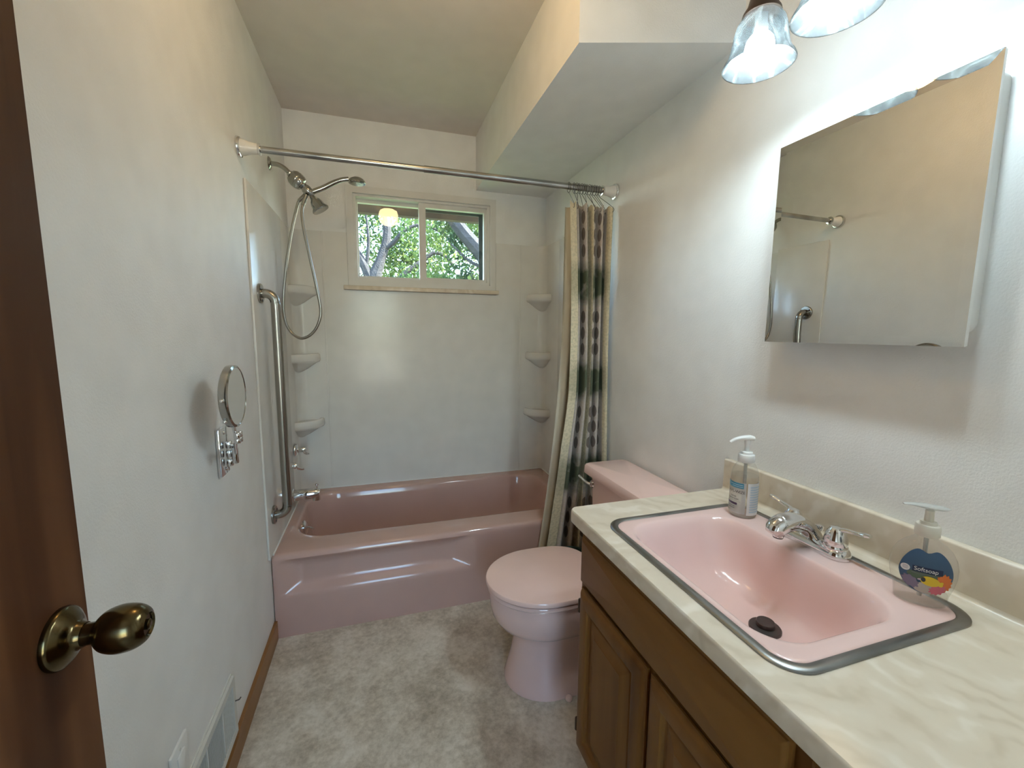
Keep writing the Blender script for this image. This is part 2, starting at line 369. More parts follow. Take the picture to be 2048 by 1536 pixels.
# baseboard, notched at the register
bb = [(-.79, 0), (-.79, .082), (-1.315, .082), (-1.325, .070), (-2.85, .070), (-2.85, 0)]
gb = prism(bb, 0, .012)
bo = struct('baseboard_left', remap(gb, lambda a, b, c: (c, a, b)), 'baseboard_wood', label='honey oak baseboard along the left wall')
# ------------------------------------------------------------------ door with knob
dr = struct('door_1', bbox(.062, .100, -2.842, -2.062, .012, 2.04, .002), 'door_wood', label='dark red brown wooden door standing open at left')
KY, KZ = -2.113, .967
rs = obj('knob_rosette', lathe([(.0, 0), (.034, 0), (.0345, .003)] + [(p.x, p.y) for p in spline([(.0335, .0065, 0), (.026, .012, 0), (.017, .017, 0), (.0135, .024, 0)], 5)], (.100, KY, KZ), (1, 0, 0), 40), 'antique_brass', dr, label='antique brass round rosette')
kn = obj('door_knob', lathe([(p.x, p.y) for p in spline([(.0125, .020, 0), (.0125, .034, 0), (.0165, .0365, 0), (.0225, .043, 0), (.0262, .053, 0), (.0268, .063, 0), (.0245, .074, 0), (.0195, .082, 0), (.0135, .0855, 0)], 5)] + [(.012, .083), (.0, .083)], (.100, KY, KZ), (1, 0, 0), 40), 'antique_brass', dr, label='antique brass egg-shaped knob')
obj('lock_button', lathe([(.006, 0), (.006, .003), (.0045, .004)], (.1825, KY, KZ), (1, 0, 0), 20), 'antique_brass', kn)
obj('latch_plate', bbox(.069, .093, -2.063, -2.0605, .94, .995, .0008), 'antique_brass', dr)
# ------------------------------------------------------------------ window
wn = bpy.data.objects.new('window_1', None); link(wn); wn.location = (.745, 0, 1.58); ORG[wn.name] = Vector(wn.location)
tag(wn, 'small white vinyl sliding window above the tub', None, None, 'structure')
def ring_frame(x0, x1, z0, z1, t, y0, y1, tb=None, tl=None, tr=None):
    tb = tb or t; tl = tl or t; tr = tr or t
    o = [(x0, z0), (x1, z0), (x1, z1), (x0, z1)]; i = [(x0+tl, z0+tb), (x1-tr, z0+tb), (x1-tr, z1-t), (x0+tl, z1-t)]
    V = []
    for y in (y0, y1): V += [(a, y, b) for a, b in o]+[(a, y, b) for a, b in i]
    F = []
    for k in range(4):
        j = (k+1) % 4
        F += [(k, j, 4+j, 4+k), (8+k, 12+k, 12+j, 8+j), (k, 8+k, 8+j, j), (4+k, 4+j, 12+j, 12+k)]
    return V, F
obj('window_trim', ring_frame(.305, 1.187, 1.580, 2.138, .038, -.016, .03, .030), 'vinyl', wn, False)
obj('window_track', ring_frame(.340, 1.150, 1.608, 2.104, .018, .0, .11, .022), 'vinyl', wn, False)
sL = obj('window_sash', ring_frame(.352, .752, 1.628, 2.088, .022, .052, .082, .018, .014, .02), 'vinyl', wn, False)
obj('window_pane', box(.362, .738, .065, .069, 1.64, 2.072), 'window_glass', sL, False)
sR = obj('window_sash', ring_frame(.714, 1.138, 1.630, 2.086, .026, .012, .045, .018, .040, .022), 'vinyl', wn, False)
obj('window_pane', box(.75, 1.12, .026, .030, 1.645, 2.065), 'window_glass', sR, False)
obj('insect_screen_frame', ring_frame(.74, 1.135, 1.63, 2.085, .028, .092, .10, .012, .010, .034), 'screen_dark', wn, False)
obj('window_sill', bbox(.278, 1.203, -.038, .0, 1.556, 1.580, .003), 'sill_marble', wn)
# added half-glazed hall door behind the camera, sized to let in fill daylight
pd = bpy.data.objects.new('hall_fill_door', None); link(pd); pd.location = (.45, YF-1.35, 0); ORG[pd.name] = Vector(pd.location)
tag(pd, 'unseen glazed hallway door added to let in fill daylight', None, None, 'structure')
obj('door_frame', ring_frame(0, .90, 0, 2.08, .04, YF-1.39, YF-1.31), 'vinyl', pd, False)
for x0, x1, dy in ((.04, .86, 0),):
    ps = obj('door_sash', ring_frame(x0, x1, .04, 2.04, .09, YF-1.35+dy-.016, YF-1.35+dy+.016, .53), 'vinyl', pd, False)
    obj('door_pane', box(x0+.085, x1-.085, YF-1.35+dy-.003, YF-1.35+dy+.003, .565, 1.955), 'window_glass', ps, False)
struct('bounce_slab', box(-14, 16, -20, YF-1.4, -.25, -.10), 'concrete', label='unseen pale concrete added to bounce sunlight through the hallway door')  # added pale ground, bounces sunlight in through the hall door
# outdoors: eave, lawn, trees
struct('trim_1', join(box(-2, 4, .12, .62, 2.42, 2.50), box(-2, 4, .56, .62, 2.140, 2.5)), 'eave_brown', label='dark brown roof eave above the window')
struct('ground', box(-25, 27, .12, 40, -.6, -.4), 'lawn', label='green lawn outside the window')
def tree(name, label, limbs, blobs, nleaf, seed):
    rnd = random.Random(seed); t = thing(name, limbs[0][0][0], label, 'tree', 'trees outside the window')
    for k, (pts, rad) in enumerate(limbs):
        obj('trunk' if k == 0 else 'branch', tube(spline(pts, 6), rad, 9), 'bark', t)
    V, F = [], []
    for _ in range(nleaf):
        c, s = rnd.choice(blobs)
        g3 = [max(-1, min(1, rnd.gauss(0, .5))) for _k in range(3)]
        p = Vector((g3[0]*s[0]+c[0], g3[1]*s[1]+c[1], g3[2]*s[2]+c[2]))
        a = Vector((rnd.uniform(-1, 1), rnd.uniform(-1, 1), rnd.uniform(-.7, .7))).normalized(); b = a.orthogonal().normalized()
        b = Matrix.Rotation(rnd.uniform(0, 6.28), 3, a) @ b; q = a.cross(b)
        l = rnd.uniform(.032, .066); wd = l*.42; k = len(V)
        V += [tuple(p-b*l), tuple(p+q*wd+a*l*.12), tuple(p+b*l), tuple(p-q*wd+a*l*.12)]; F += [(k, k+1, k+2), (k, k+2, k+3)]
    lf = obj('foliage', (V, F), 'leaf', t, False); lf['kind'] = 'stuff'
    return t
tree('leafy_tree', 'leafy tree with forked trunk seen through the left pane',
     [([(.33, 6, -.4), (.36, 6, 1.2), (.42, 6, 2.25), (.56, 6, 2.7), (.68, 6.05, 3.2), (.62, 6.1, 4.2), (.7, 6.2, 5.5)], [.2, .17, .13, .085, .08, .06, .03]),
      ([(.40, 6, 2.15), (.22, 6.0, 2.6), (.02, 6.1, 3.0), (-.3, 6.2, 3.7), (-.6, 6.3, 4.6)], [.11, .075, .06, .05, .03]),
      ([(.20, 6, 2.6), (-.1, 6.0, 2.75), (-.5, 6.05, 3.0)], [.045, .035, .02]),
      ([(.60, 6, 2.86), (.78, 5.95, 2.98), (1.0, 5.9, 3.22), (1.35, 5.9, 3.35), (1.75, 5.9, 3.2), (2.1, 5.9, 2.95)], [.05, .042, .035, .03, .022, .015]),
      ([(.70, 6.2, 2.1), (1.0, 6.2, 2.45), (1.35, 6.2, 2.72), (1.62, 6.2, 2.9), (1.9, 6.2, 2.75), (2.2, 6.2, 2.3)], [.06, .05, .045, .04, .035, .03]),
      ([(.28, 6, 2.5), (.34, 5.95, 3.0), (.3, 5.9, 3.6)], [.04, .03, .015])],
     [((.2, 6.85, 3.7), (1.3, .75, .9)), ((1.4, 6.95, 3.2), (1.1, .8, .9)), ((-1.6, 6.85, 3.8), (1.6, .8, 1.5)), ((1.1, 6.85, 5.0), (2.4, .8, 1.4)), ((1.0, 7.0, 2.75), (.9, .8, .6)), ((2.6, 7.0, 3.6), (1.4, .8, 1.1))], 13500, 3)
def nearer(p): return (.46+(p[0]-.46)*.9, 4.55+(p[1]-5.4), 1.32+(p[2]-1.32)*.9 if p[2] > 0 else p[2])
tree('shade_tree', 'leafy tree with thick slanting limb seen through the right pane',
     [([nearer(p) for p in pts], [r*.9 for r in rad]) for pts, rad in [([(3.3, 5.4, -.4), (3.15, 5.4, 1.0), (2.75, 5.4, 2.25), (2.40, 5.4, 2.75), (2.02, 5.4, 3.15), (1.62, 5.4, 3.65), (1.1, 5.4, 4.5)], [.24, .22, .17, .15, .13, .11, .06]),
      ([(2.75, 5.4, 2.2), (2.62, 5.42, 2.9), (2.8, 5.45, 3.8), (3.1, 5.45, 4.8)], [.11, .09, .07, .04]),
      ([(2.62, 5.4, 2.5), (2.2, 5.48, 2.62), (1.8, 5.5, 2.95)], [.04, .03, .015])]],
     [((1.82, 5.05, 3.13), (.92, .45, .67)), ((2.83, 5.05, 2.95), (1.12, .45, 1.04)), ((1.85, 5.05, 2.14), (.96, .45, .34)), ((3.4, 5.05, 4.12), (1.5, .45, 1.3)), ((1.3, 5.05, 2.03), (.57, .45, .25))], 8000, 5)
tree('hedge_tree', 'low sunny shrub canopy at the foot of the right pane',
     [([(2.4, 9, -.4), (2.4, 9, 1.0), (2.5, 9, 2.2)], [.12, .1, .05])],
     [((2.2, 9, 2.0), (2.4, .9, .9)), ((4.2, 9, 2.6), (1.6, .9, 1.0))], 4500, 9)

# ------------------------------------------------------------------ bathtub
TY0, TZ = -.79, .377
def clamp(v): return max(0., min(1., v))
def apron(x, z): return .030*min(clamp((x-.028)/.075), clamp((.876-x)/.10), clamp((z-.188)/.045), clamp((.352-z)/.03))
tub = thing('bathtub', (W/2, TY0/2, 0), 'pink enamel alcove bathtub with recessed apron', 'bathtub')
rings = []; kw = dict(nx=110, ny=40, nc=8)
for z in [0, .06, .12, .17, .186, .197, .208, .220, .232, .245, .27, .30, .32, .33, .34, .352]:
    rings.append([(x, y+(apron(x, z) if y < TY0+.02 else 0), z) for x, y in rr(.002, W-.002, TY0, -.002, .008, **kw)])
for off, z in [(.002, .362), (.006, .370), (.012, .3748), (.020, .377)]:
    rings.append([(x, y, z) for x, y in rr(.002+off*.2, W-.002-off*.2, TY0+off, -.002-off*.2, .010+off, **kw)])
IX0, IX1, IY0, IY1 = .056, 1.440, -.648, -.075
for off, z, r in [(-.012, .377, .165), (-.004, .3755, .16), (.003, .370, .155), (.008, .360, .15), (.014, .33, .15), (.026, .24, .14), (.042, .15, .13), (.060, .10, .12), (.09, .068, .11), (.14, .056, .09), (.2, .052, .07)]:
    rings.append([(x, y, z) for x, y in rr(IX0+off*.8, IX1-off*(1+1.2*clamp(off/.06)), IY0+off, IY1-off, r, **kw)])
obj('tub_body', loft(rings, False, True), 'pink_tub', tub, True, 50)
ov = obj('overflow_plate', lathe([(0, -.004), (.036, -.004), (.036, .006), (.030, .012), (.012, .016), (0, .017)], (.069, -.40, .316), (1, 0, .12), 32), 'chrome', tub, label='chrome overflow plate')
obj('trip_lever', tube([(.080, -.40, .318), (.098, -.405, .317), (.115, -.418, .311)], [.004, .003, .0035], 8), 'chrome', ov)
obj('caulk_bead', join(tube([(.010, TY0+.01, .378), (.010, -.01, .378)], .004, 8), tube([(.01, -.011, .379), (W-.01, -.011, .379)], .004, 8), tube([(W-.01, TY0+.01, .378), (W-.01, -.01, .378)], .004, 8)), 'caulk', tub)

# ------------------------------------------------------------------ tub surround
sr = thing('tub_surround', (W/2, -.02, TZ), 'glossy white acrylic tub surround panels with molded corner shelves', 'tub surround')
Z0, Z1 = TZ+.001, 1.877
def xz_extrude(poly, y0, y1):
    g = prism(poly, y0, y1); return remap(g, lambda a, b, c: (a, c, b))
# centre panel is cut out around the window
obj('back_panel', xz_extrude([(.205, Z0), (1.335, Z0), (1.335, Z1), (1.189, Z1), (1.189, 1.554), (.303, 1.554), (.303, Z1), (.205, Z1)], -.012, -.001), 'acrylic', sr, False)
def corner(sx):
    R = .055; pts = []
    bx = .005
    ax = lambda x: x if sx < 0 else W-x
    path = [(.232, -.006)]
    path += [(bx+R-R*math.sin(a), -.006-R+R*math.cos(a)) for a in [i*PI/16 for i in range(9)]]
    path += [(bx, -.30)]
    rings = []
    off = [(x, y-.0) for x, y in path]
    V = [[(ax(x), y, z) for x, y in off] for z in (Z0, Z1)]
    g = loft(V, closed=False)
    # top edge strip
    k = [[(ax(x), y, Z1) for x, y in off], [(ax(max(x-.006, .0005)) if i > 4 else ax(x), min(y+.006, -.0005) if i <= 8 else y, Z1) for i, (x, y) in enumerate(off)]]
    return join(g, loft(k, closed=False))
for s in (-1, 1):
    obj('corner_panel', corner(s), 'acrylic', sr, True, 30)
    ax = (lambda x: x) if s < 0 else (lambda x: W-x)
    a, b = sorted((ax(.0005), ax(.009)))
    obj('side_panel', bbox(a, b, -.828, -.255, Z0, Z1, .002), 'acrylic', sr)
    a, b = sorted((ax(.222), ax(.234)))
    obj('seam_strip', bbox(ax(.170)-.004, ax(.170)+.004, -.0085, -.004, Z0, Z1, .001), 'acrylic', sr)
    for zt, R in ((1.565, .128), (1.190, .132), (.812, .140)):
        pr = [(0, -.012), (R-.03, -.012), (R-.024, -.004), (R-.014, 0), (R-.005, -.002), (R, -.010), (R+.002, -.038), (R-.004, -.048), (R-.02, -.055), (R*.45, -.092), (.012, -.118), (0, -.125)]
        rg = []
        for i in range(17):
            an = PI/2*i/16
            rg.append([(ax(.003+r*math.cos(an)), -.003-r*math.sin(an), zt+h) for r, h in pr])
        obj('corner_shelf', loft(rg, closed=False), 'acrylic', sr, True, 40)

# ------------------------------------------------------------------ tub spout and valves (one thing each)
PY = -.32
t = thing('tub_spout', (0.009, PY, .40), 'chrome tub spout with diverter knob over the tub end', 'spout')
obj('spout_body', join(lathe([(.0, 0), (.034, 0), (.034, .004), (.030, .008), (.0295, .05), (.026, .115), (.021, .130), (.0, .133)], (.009, PY, .462), (1, 0, .03), 28), lathe([(.0195, 0), (.0195, -.034), (.017, -.034)], (.122, PY, .462), (0, 0, 1), 24)), 'chrome', t)
obj('diverter_knob', lathe([(.003, 0), (.003, .02), (.008, .022), (.008, .028), (.003, .031)], (.126, PY, .486), (0, 0, 1), 16), 'chrome', t)
def valve(y, z, lab, ang):
    t = thing('shower_valve', (.009, y, z), lab, 'faucet valve')
    obj('escutcheon', lathe([(0, 0), (.034, 0), (.034, .003), (.029, .010), (.018, .014), (.016, .018)], (.009, y, z), (1, 0, 0), 32), 'chrome', t)
    obj('handle_hub', lathe([(.014, .012), (.015, .03), (.017, .045), (.012, .054), (0, .056)], (.009, y, z), (1, 0, 0), 24), 'chrome', t)
    d = Vector((.35, math.cos(ang), math.sin(ang)))
    c = Vector((.05, y, z))
    obj('handle_lever', tube(spline([c, c+d*.02, c+d*.045+Vector((.006, 0, .004)), c+d*.058+Vector((.012, 0, .010))], 5), [.010, .008, .007, .005], 12), 'chrome', t)
valve(-.19, .672, 'chrome lever valve on the tub wall nearest the corner', PI-.5 + .9)
valve(-.45, .660, 'chrome lever valve behind the vertical grab bar', -.8)

# ------------------------------------------------------------------ grab bar
t = thing('grab_bar', (.009, -.735, .536), 'brushed steel vertical grab bar on the tub end wall', 'grab bar')
def gb(z, sg):
    return [(.012, -.735, z), (.030, -.735, z), (.045, -.735, z-sg*.004), (.058, -.735, z-sg*.016), (.064, -.735, z-sg*.035)]
pts = gb(1.466, 1)+[(.065, -.735, 1.38), (.065, -.735, 1.0), (.065, -.735, .62)]+list(reversed(gb(.536, -1)))
obj('bar', tube(spline(pts, 6), .0185, 20), 'brushed_steel', t)
for z in (1.466, .536):
    fl = obj('flange', lathe([(0, 0), (.039, 0), (.039, .007), (.036, .010), (.020, .0105)], (.009, -.735, z), (1, 0, 0), 36), 'brushed_steel', t)
    for k in range(3):
        a = k*2*PI/3+.5
        obj('screw', lathe([(.005, 0), (.005, .002), (0, .003)], (.019, -.735+.028*math.cos(a), z+.028*math.sin(a)), (1, 0, 0), 12), 'drain_dark', fl)

# ------------------------------------------------------------------ shower
SY = -.38
t = thing('shower_set', (0, SY, 2.085), 'chrome shower arm with fixed head and hand shower beside the window', 'shower')
obj('arm_flange', lathe([(0, 0), (.030, 0), (.030, .002), (.024, .008), (.011, .012)], (.0, SY, 2.085), (1, 0, 0), 32), 'dull_chrome', t)
obj('shower_arm', tube(spline([(.0, SY, 2.085), (.035, SY, 2.084), (.062, SY, 2.072), (.090, SY, 2.046)], 6), .0105, 14), 'dull_chrome', t)
dd = Vector((.60, 0, -.53)).normalized()
obj('filter_ball', lathe([(.011, -.046), (.015, -.040), (.014, -.036), (.026, -.032), (.034, -.020), (.0365, -.004), (.0365, .0), (.035, .003), (.0365, .006), (.034, .020), (.028, .030), (.018, .033), (.013, .045)], Vector((.115, SY, 2.023)), dd, 28), 'dull_chrome', t)
c = Vector((.157, SY, 1.982))
dv = obj('diverter_body', lathe([(.010, -.03), (.016, -.024), (.0215, -.010), (.0225, 0), (.0205, .012), (.015, .024), (.010, .034)], c, dd, 24), 'dull_chrome', t)
hd = Vector((.045, .0, -.075)).normalized()
obj('shower_head', lathe([(.009, -.008), (.013, 0), (.016, .012), (.024, .022), (.029, .036), (.032, .052), (.039, .060), (.041, .066), (.039, .071), (.030, .0715), (0, .069)], Vector((.178, SY, 1.955)), hd, 32), 'dull_chrome', t)
hs = obj('hand_shower', tube(spline([(.170, SY, 1.972), (.190, SY-.002, 1.981), (.231, SY-.004, 2.000), (.275, SY-.006, 2.026), (.315, SY-.008, 2.044), (.345, SY-.009, 2.050)], 6), [.013, .0125, .0125, .012, .011, .011], 14), 'dull_chrome', t, label='chrome handle of the hand shower')
obj('spray_head', lathe([(0, -.020), (.018, -.019), (.034, -.010), (.0405, .0), (.041, .006), (.038, .010), (0, .0105)], (.382, SY-.01, 2.042), Vector((-.02, 0, -1)), 32), 'dull_chrome', hs)
obj('nozzle_plate', lathe([(.031, 0), (.030, .0015), (0, .002)], (.3818, SY-.01, 2.0315), Vector((-.02, 0, -1)), 28), 'brushed_steel', hs)
hose = [(.150, SY+.012, 1.968), (.118, SY+.022, 1.94), (.098, SY+.025, 1.882), (.072, SY+.025, 1.776), (.045, SY+.022, 1.631), (.024, SY+.018, 1.454), (.030, SY+.015, 1.361), (.055, SY+.010, 1.307), (.097, SY, 1.281), (.142, SY-.006, 1.299), (.177, SY-.010, 1.348), (.193, SY-.012, 1.419), (.178, SY-.014, 1.537), (.155, SY-.016, 1.675), (.136, SY-.018, 1.796), (.131, SY-.018, 1.87), (.138, SY-.016, 1.912), (.152, SY-.012, 1.955)]
obj('hose', tube(spline(hose, 8), .0068, 12), 'brushed_steel', t, label='ribbed steel shower hose')
for a, b in (((.152, SY+.012, 1.970), (.116, SY+.0225, 1.936)), ((.153, SY-.012, 1.957), (.137, SY-.0162, 1.908))):
    obj('hose_nut', tube([a, b], .0095, 14), 'dull_chrome', dv)

# ------------------------------------------------------------------ curtain rod, rings, curtain
RY, RZ = -.868, 1.968
t = thing('curtain_rod', (0, RY, RZ), 'spotted chrome telescoping curtain rod across the tub', 'curtain rod')
obj('inner_tube', tube([(.03, RY, RZ), (.66, RY, RZ)], .0118, 18), 'worn_steel', t)
obj('outer_tube', tube([(.655, RY, RZ), (W-.03, RY, RZ)], .0136, 18), 'worn_steel', t)
for s in (-1, 1):
    b = (0, RY, RZ) if s < 0 else (W, RY, RZ); ax = (1, 0, 0) if s < 0 else (-1, 0, 0)
    fl = obj('end_flange', lathe([(0, 0), (.036, 0), (.0365, .004), (.034, .010), (.029, .012)], b, ax, 32), 'chrome', t)
    obj('end_cone', lathe([(.029, .010), (.027, .020), (.021, .040), (.0185, .060), (.0185, .066)], b, ax, 28), 'porcelain', t)
    obj('end_collar', lathe([(.0185, .064), (.021, .066), (.021, .072), (.0145, .074)], b, ax, 24), 'chrome', t)
ncur = 12
CZ1, CZ0 = 1.895, .13
def cur(u, v):     # u 0..1 along cloth, v 0 top .. 1 bottom
    xl = 1.286 + .014*math.sin(PI*min(1, v*1.6)) - .112*max(0, (v-.48)/.52)**1.25
    xr = 1.513 - .010*math.sin(v*5)
    nf = 4.6; S = .075
    z = CZ1 - (CZ1-CZ0)*v + .006*math.cos(2*PI*ncur*u)*max(0, 1-v*12)
    ws = .030 + .018*v                                   # the free edge hangs as one flat strip
    k = clamp((u-S)/.05); k = k*k*(3-2*k)
    q = max(0, (u-S)/(1-S)); th = 2*PI*nf*(q + .012*math.sin(9*q+1)) + .25*math.sin(4*v+5*q) - .6
    x2 = xl + ws + (xr-xl-ws)*(q - .80/(4*PI*nf)*math.sin(2*th)*(.55+.45*min(1, v*3)))
    amp = (.026 + .012*min(1, v*4))*(.85+.2*math.sin(7*q+.5))
    y2 = RY + .004 - amp*math.sin(th)*(1+.0*v) + .008*math.sin(5*v+8*q)*v
    x1 = xl + ws*min(1, u/S); y1 = RY - .030 - .008*math.sin(3*v)
    x = x1 if u <= S else x2*k + (xl+ws)*(1-k); y = y1*(1-k) + y2*k
    return (min(x, W-.006), y-.012*v, z)
NU, NV = 330, 60
V = [cur(i/NU, j/NV) for j in range(NV+1) for i in range(NU+1)]
F = [(j*(NU+1)+i, j*(NU+1)+i+1, (j+1)*(NU+1)+i+1, (j+1)*(NU+1)+i) for j in range(NV) for i in range(NU)]
cu = obj('shower_curtain', (V, F), 'curtain_cloth', org=(1.41, RY, CZ0), angle=180)
tag(cu, 'cream and olive shower curtain with brown leaf prints gathered at the right', 'shower curtain')
uvl = cu.data.uv_layers.new(name='UVMap')
arc = [0.0]
for i in range(NU): arc.append(arc[-1]+(Vector(cur((i+1)/NU, .45))-Vector(cur(i/NU, .45))).length)
for lp in cu.data.loops:
    i = lp.vertex_index % (NU+1); j = lp.vertex_index//(NU+1)
    uvl.data[lp.index].uv = (arc[i], 1.9-(CZ1-CZ0)*j/NV)
# pale liner behind the curtain
def liner(u, v):
    xl = 1.300 - .118*max(0, (v-.28)/.72)**1.7; xr = xl + .15 + .03*v
    return (min(xl+(xr-xl)*u, W-.02), RY+.052+.007*math.sin(2*PI*3*u+2*v), CZ1-(CZ1-CZ0-.02)*v)
V = [liner(i/60, j/40) for j in range(41) for i in range(61)]
F = [(j*61+i, j*61+i+1, (j+1)*61+i+1, (j+1)*61+i) for j in range(40) for i in range(60)]
tag(obj('curtain_liner', (V, F), 'liner_cloth', org=(1.33, RY+.05, CZ0), angle=180), 'plain beige liner hanging behind the leaf print shower curtain', 'curtain liner')
# curtain rings: wire loops round the rod with a hook into the hem
def make_ring(x, u, lab='dark wire curtain ring in the middle of the bunch on the rod'):
    p = cur(u, 0.008); tl = random.uniform(-.25, .25)
    t = thing('curtain_ring', (x, RY, RZ-.06), lab, 'curtain ring', 'curtain rings on the rod')
    obj('wire_loop', torus((x, RY, RZ-.004), .0215, .0013, (1, tl, .1), 20, 6), 'black_wire', t)
    obj('hook', tube(spline([(x, RY, RZ-.025), (x+.003, RY-.006, RZ-.035), (p[0], p[1]-.004, p[2]+.014), (p[0], p[1]-.005, p[2]-.004), (p[0], p[1]+.004, p[2]-.002)], 4), .0012, 6), 'black_wire', t)
for k in range(ncur):
    u = (k+.5)/ncur; x = 1.292 if k == 0 else 1.305 + .140*k/(ncur-1)
    if k == 0: make_ring(x, u, 'leftmost dark wire curtain ring, standing apart at the end of the bunch')
    elif k == ncur-1: make_ring(x, u, 'rightmost dark wire curtain ring, nearest the white rod end')
    else: make_ring(x, u)

# ------------------------------------------------------------------ magnifying mirror on the left wall
t = thing('magnifying_mirror', (0, -1.255, .885), 'round chrome magnifying mirror on a folding wall arm', 'mirror')
wp = obj('wall_plate', bbox(0, .012, -1.295, -1.225, .888, 1.032, .004), 'chrome', t)
for z in (.905, 1.016): obj('screw', sphere((.013, -1.258, z), .006, 12, 8, (.5, 1, 1)), 'chrome', wp)
for z0 in (.915, .942, .969): obj('hinge_knuckle', lathe([(.008, 0), (.0095, .003), (.0095, .018), (.008, .021)], (.024, -1.262, z0), (0, 0, 1), 16), 'chrome', t)
obj('hinge_knuckle', lathe([(.008, 0), (.0095, .003), (.0095, .045), (.008, .048)], (.042, -1.275, .925), (0, 0, 1), 16), 'chrome', t)
obj('folding_arm', tube(spline([(.044, -1.276, .952), (.050, -1.290, .962), (.058, -1.320, .985), (.068, -1.350, 1.008), (.078, -1.372, 1.020)], 4), .0045, 10), 'chrome', t)
obj('folding_arm', tube(spline([(.030, -1.262, .975), (.048, -1.290, .985), (.060, -1.325, 1.000), (.072, -1.356, 1.022), (.080, -1.372, 1.034)], 4), .0045, 10), 'chrome', t)
MC = Vector((.082, -1.395, 1.143))
for dy in (0, -.018): obj('hinge_knuckle', lathe([(.007, 0), (.0085, .002), (.0085, .012), (.007, .014), (.0085, .016), (.0085, .028), (.007, .030)], (.084, -1.372+dy, 1.012), (0, 0, 1), 16), 'chrome', t)
obj('yoke', tube(spline([(.080, -1.385, 1.035), (.078, -1.39, 1.05), (.078, -1.395, 1.062)], 4), .005, 10), 'chrome', t)
dr2 = obj('mirror_drum', lathe([(0, 0), (.078, 0), (.083, .003), (.084, .011), (.083, .019), (.078, .022), (.0765, .020)], MC-Vector((.011, 0, 0)), (1, 0, 0), 56, cap1=False), 'dull_chrome', t)
obj('mirror_glass', lathe([(.077, 0), (.0765, .0008), (0, .0011)], MC+Vector((.0088, 0, 0)), (1, 0, 0), 56), 'mirror', t, label='round mirror glass')
obj('tilt_knob', sphere((MC.x, MC.y-.085, MC.z+.0), .005, 12, 8), 'chrome', dr2)
obj('tilt_knob', sphere((MC.x-.003, MC.y-.066, MC.z-.057), .006, 12, 8), 'chrome', dr2)

# ------------------------------------------------------------------ vent register and outlet plate
t = thing('vent_register', (0, -1.48, .09), 'white metal vent register low on the left wall', 'vent')
vy0, vy1, vz0, vz1 = -1.655, -1.325, .092, .278
def yz_frame(y0, y1, z0, z1, tw, x0, x1):
    g = ring_frame(y0, y1, z0, z1, tw, x0, x1); return remap(g, lambda a, b, c: (b, a, c))
obj('frame', yz_frame(vy0, vy1, vz0, vz1, .020, .0, .012), 'vent_paint', t, False)
obj('rim_lip', yz_frame(vy0-.004, vy1+.004, vz0-.004, vz1+.004, .008, .0, .004), 'vent_paint', t, False)
VD = (-1.432, -1.545)
for yd in VD: obj('divider', bbox(.002, .012, yd-.003, yd+.003, vz0+.02, vz1-.02, .001), 'vent_paint', t)
obj('gap_shade_sheet', box(.0005, .002, vy0+.01, vy1-.01, vz0+.01, vz1-.01), 'gap_shade', t, False)  # near-black sheet paints the shade seen between the louvers
obj('damper_plate', box(.0025, .008, VD[0]+.003, vy1-.02, vz0+.02, vz1-.02), 'vent_paint', t, False)
fins = [box(.0082, .0108, y, y+.0016, vz0+.02, vz1-.02) for y in [vy0+.024+.0075*i for i in range(38)] if min(abs(y+.001-d) for d in VD) > .0045]
fo = obj('louver_fins', join(*fins), 'vent_paint', t, False); fo['kind'] = 'stuff'
obj('adjuster_lever', tube([(.010, vy1-.010, .20), (.022, vy1-.006, .199), (.026, vy1-.002, .203)], .0018, 8), 'drain_dark', t)
t = thing('outlet_plate', (0, -1.665, .28), 'white plastic wall plate beside the vent register', 'outlet')
pl = obj('plate', bbox(0, .007, -1.705, -1.625, .278, .398, .003), 'white_plastic', t)
obj('insert', bbox(.006, .010, -1.682, -1.648, .302, .374, .0015), 'white_plastic', t)
for z in (.293, .383): obj('screw', lathe([(.0035, 0), (.0035, .001), (0, .0015)], (.0068, -1.665, z), (1, 0, 0), 12), 'vent_paint', pl)

# ------------------------------------------------------------------ toilet
TYC = -1.285
def egg(xf, xb, hw, z, n=56, pw=2.0, cxk=1.15):
    cx = min(xf+hw*cxk, (xf+xb)/2+.06); out = []
    for i in range(n):
        a = 2*PI*i/n; c, s = math.cos(a), math.sin(a)
        e = 2.0 if c < 0 else 3.2
        px = (abs(c)**(2/e))*(1 if c > 0 else -1); py = (abs(s)**(2/e))*(1 if s > 0 else -1)
        out.append((cx+px*(xb-cx if c > 0 else cx-xf), TYC+hw*py, z))
    return out
t = thing('toilet', (1.17, TYC, 0), 'pink two-piece toilet with closed round lid beside the tub', 'toilet')
rg = [egg(.885, 1.36, .142, 0), egg(.885, 1.36, .142, .012), egg(.897, 1.35, .130, .05), egg(.912, 1.34, .117, .11), egg(.920, 1.33, .108, .17), egg(.918, 1.33, .110, .205),
      egg(.905, 1.33, .122, .222), egg(.878, 1.33, .142, .236), egg(.850, 1.33, .163, .255), egg(.835, 1.33, .174, .28), egg(.828, 1.33, .178, .315), egg(.826, 1.33, .179, .362), egg(.832, 1.325, .175, .372)]
obj('bowl', loft(rg, True, True), 'pink_toilet', t, True, 60)
obj('rear_deck', loft([[(x, y, z) for x, y in rr(1.22, 1.495, TYC-h, TYC+h, .03)] for z, h in ((.25, .10), (.30, .13), (.38, .14), (.388, .135))], True, True), 'pink_toilet', t)
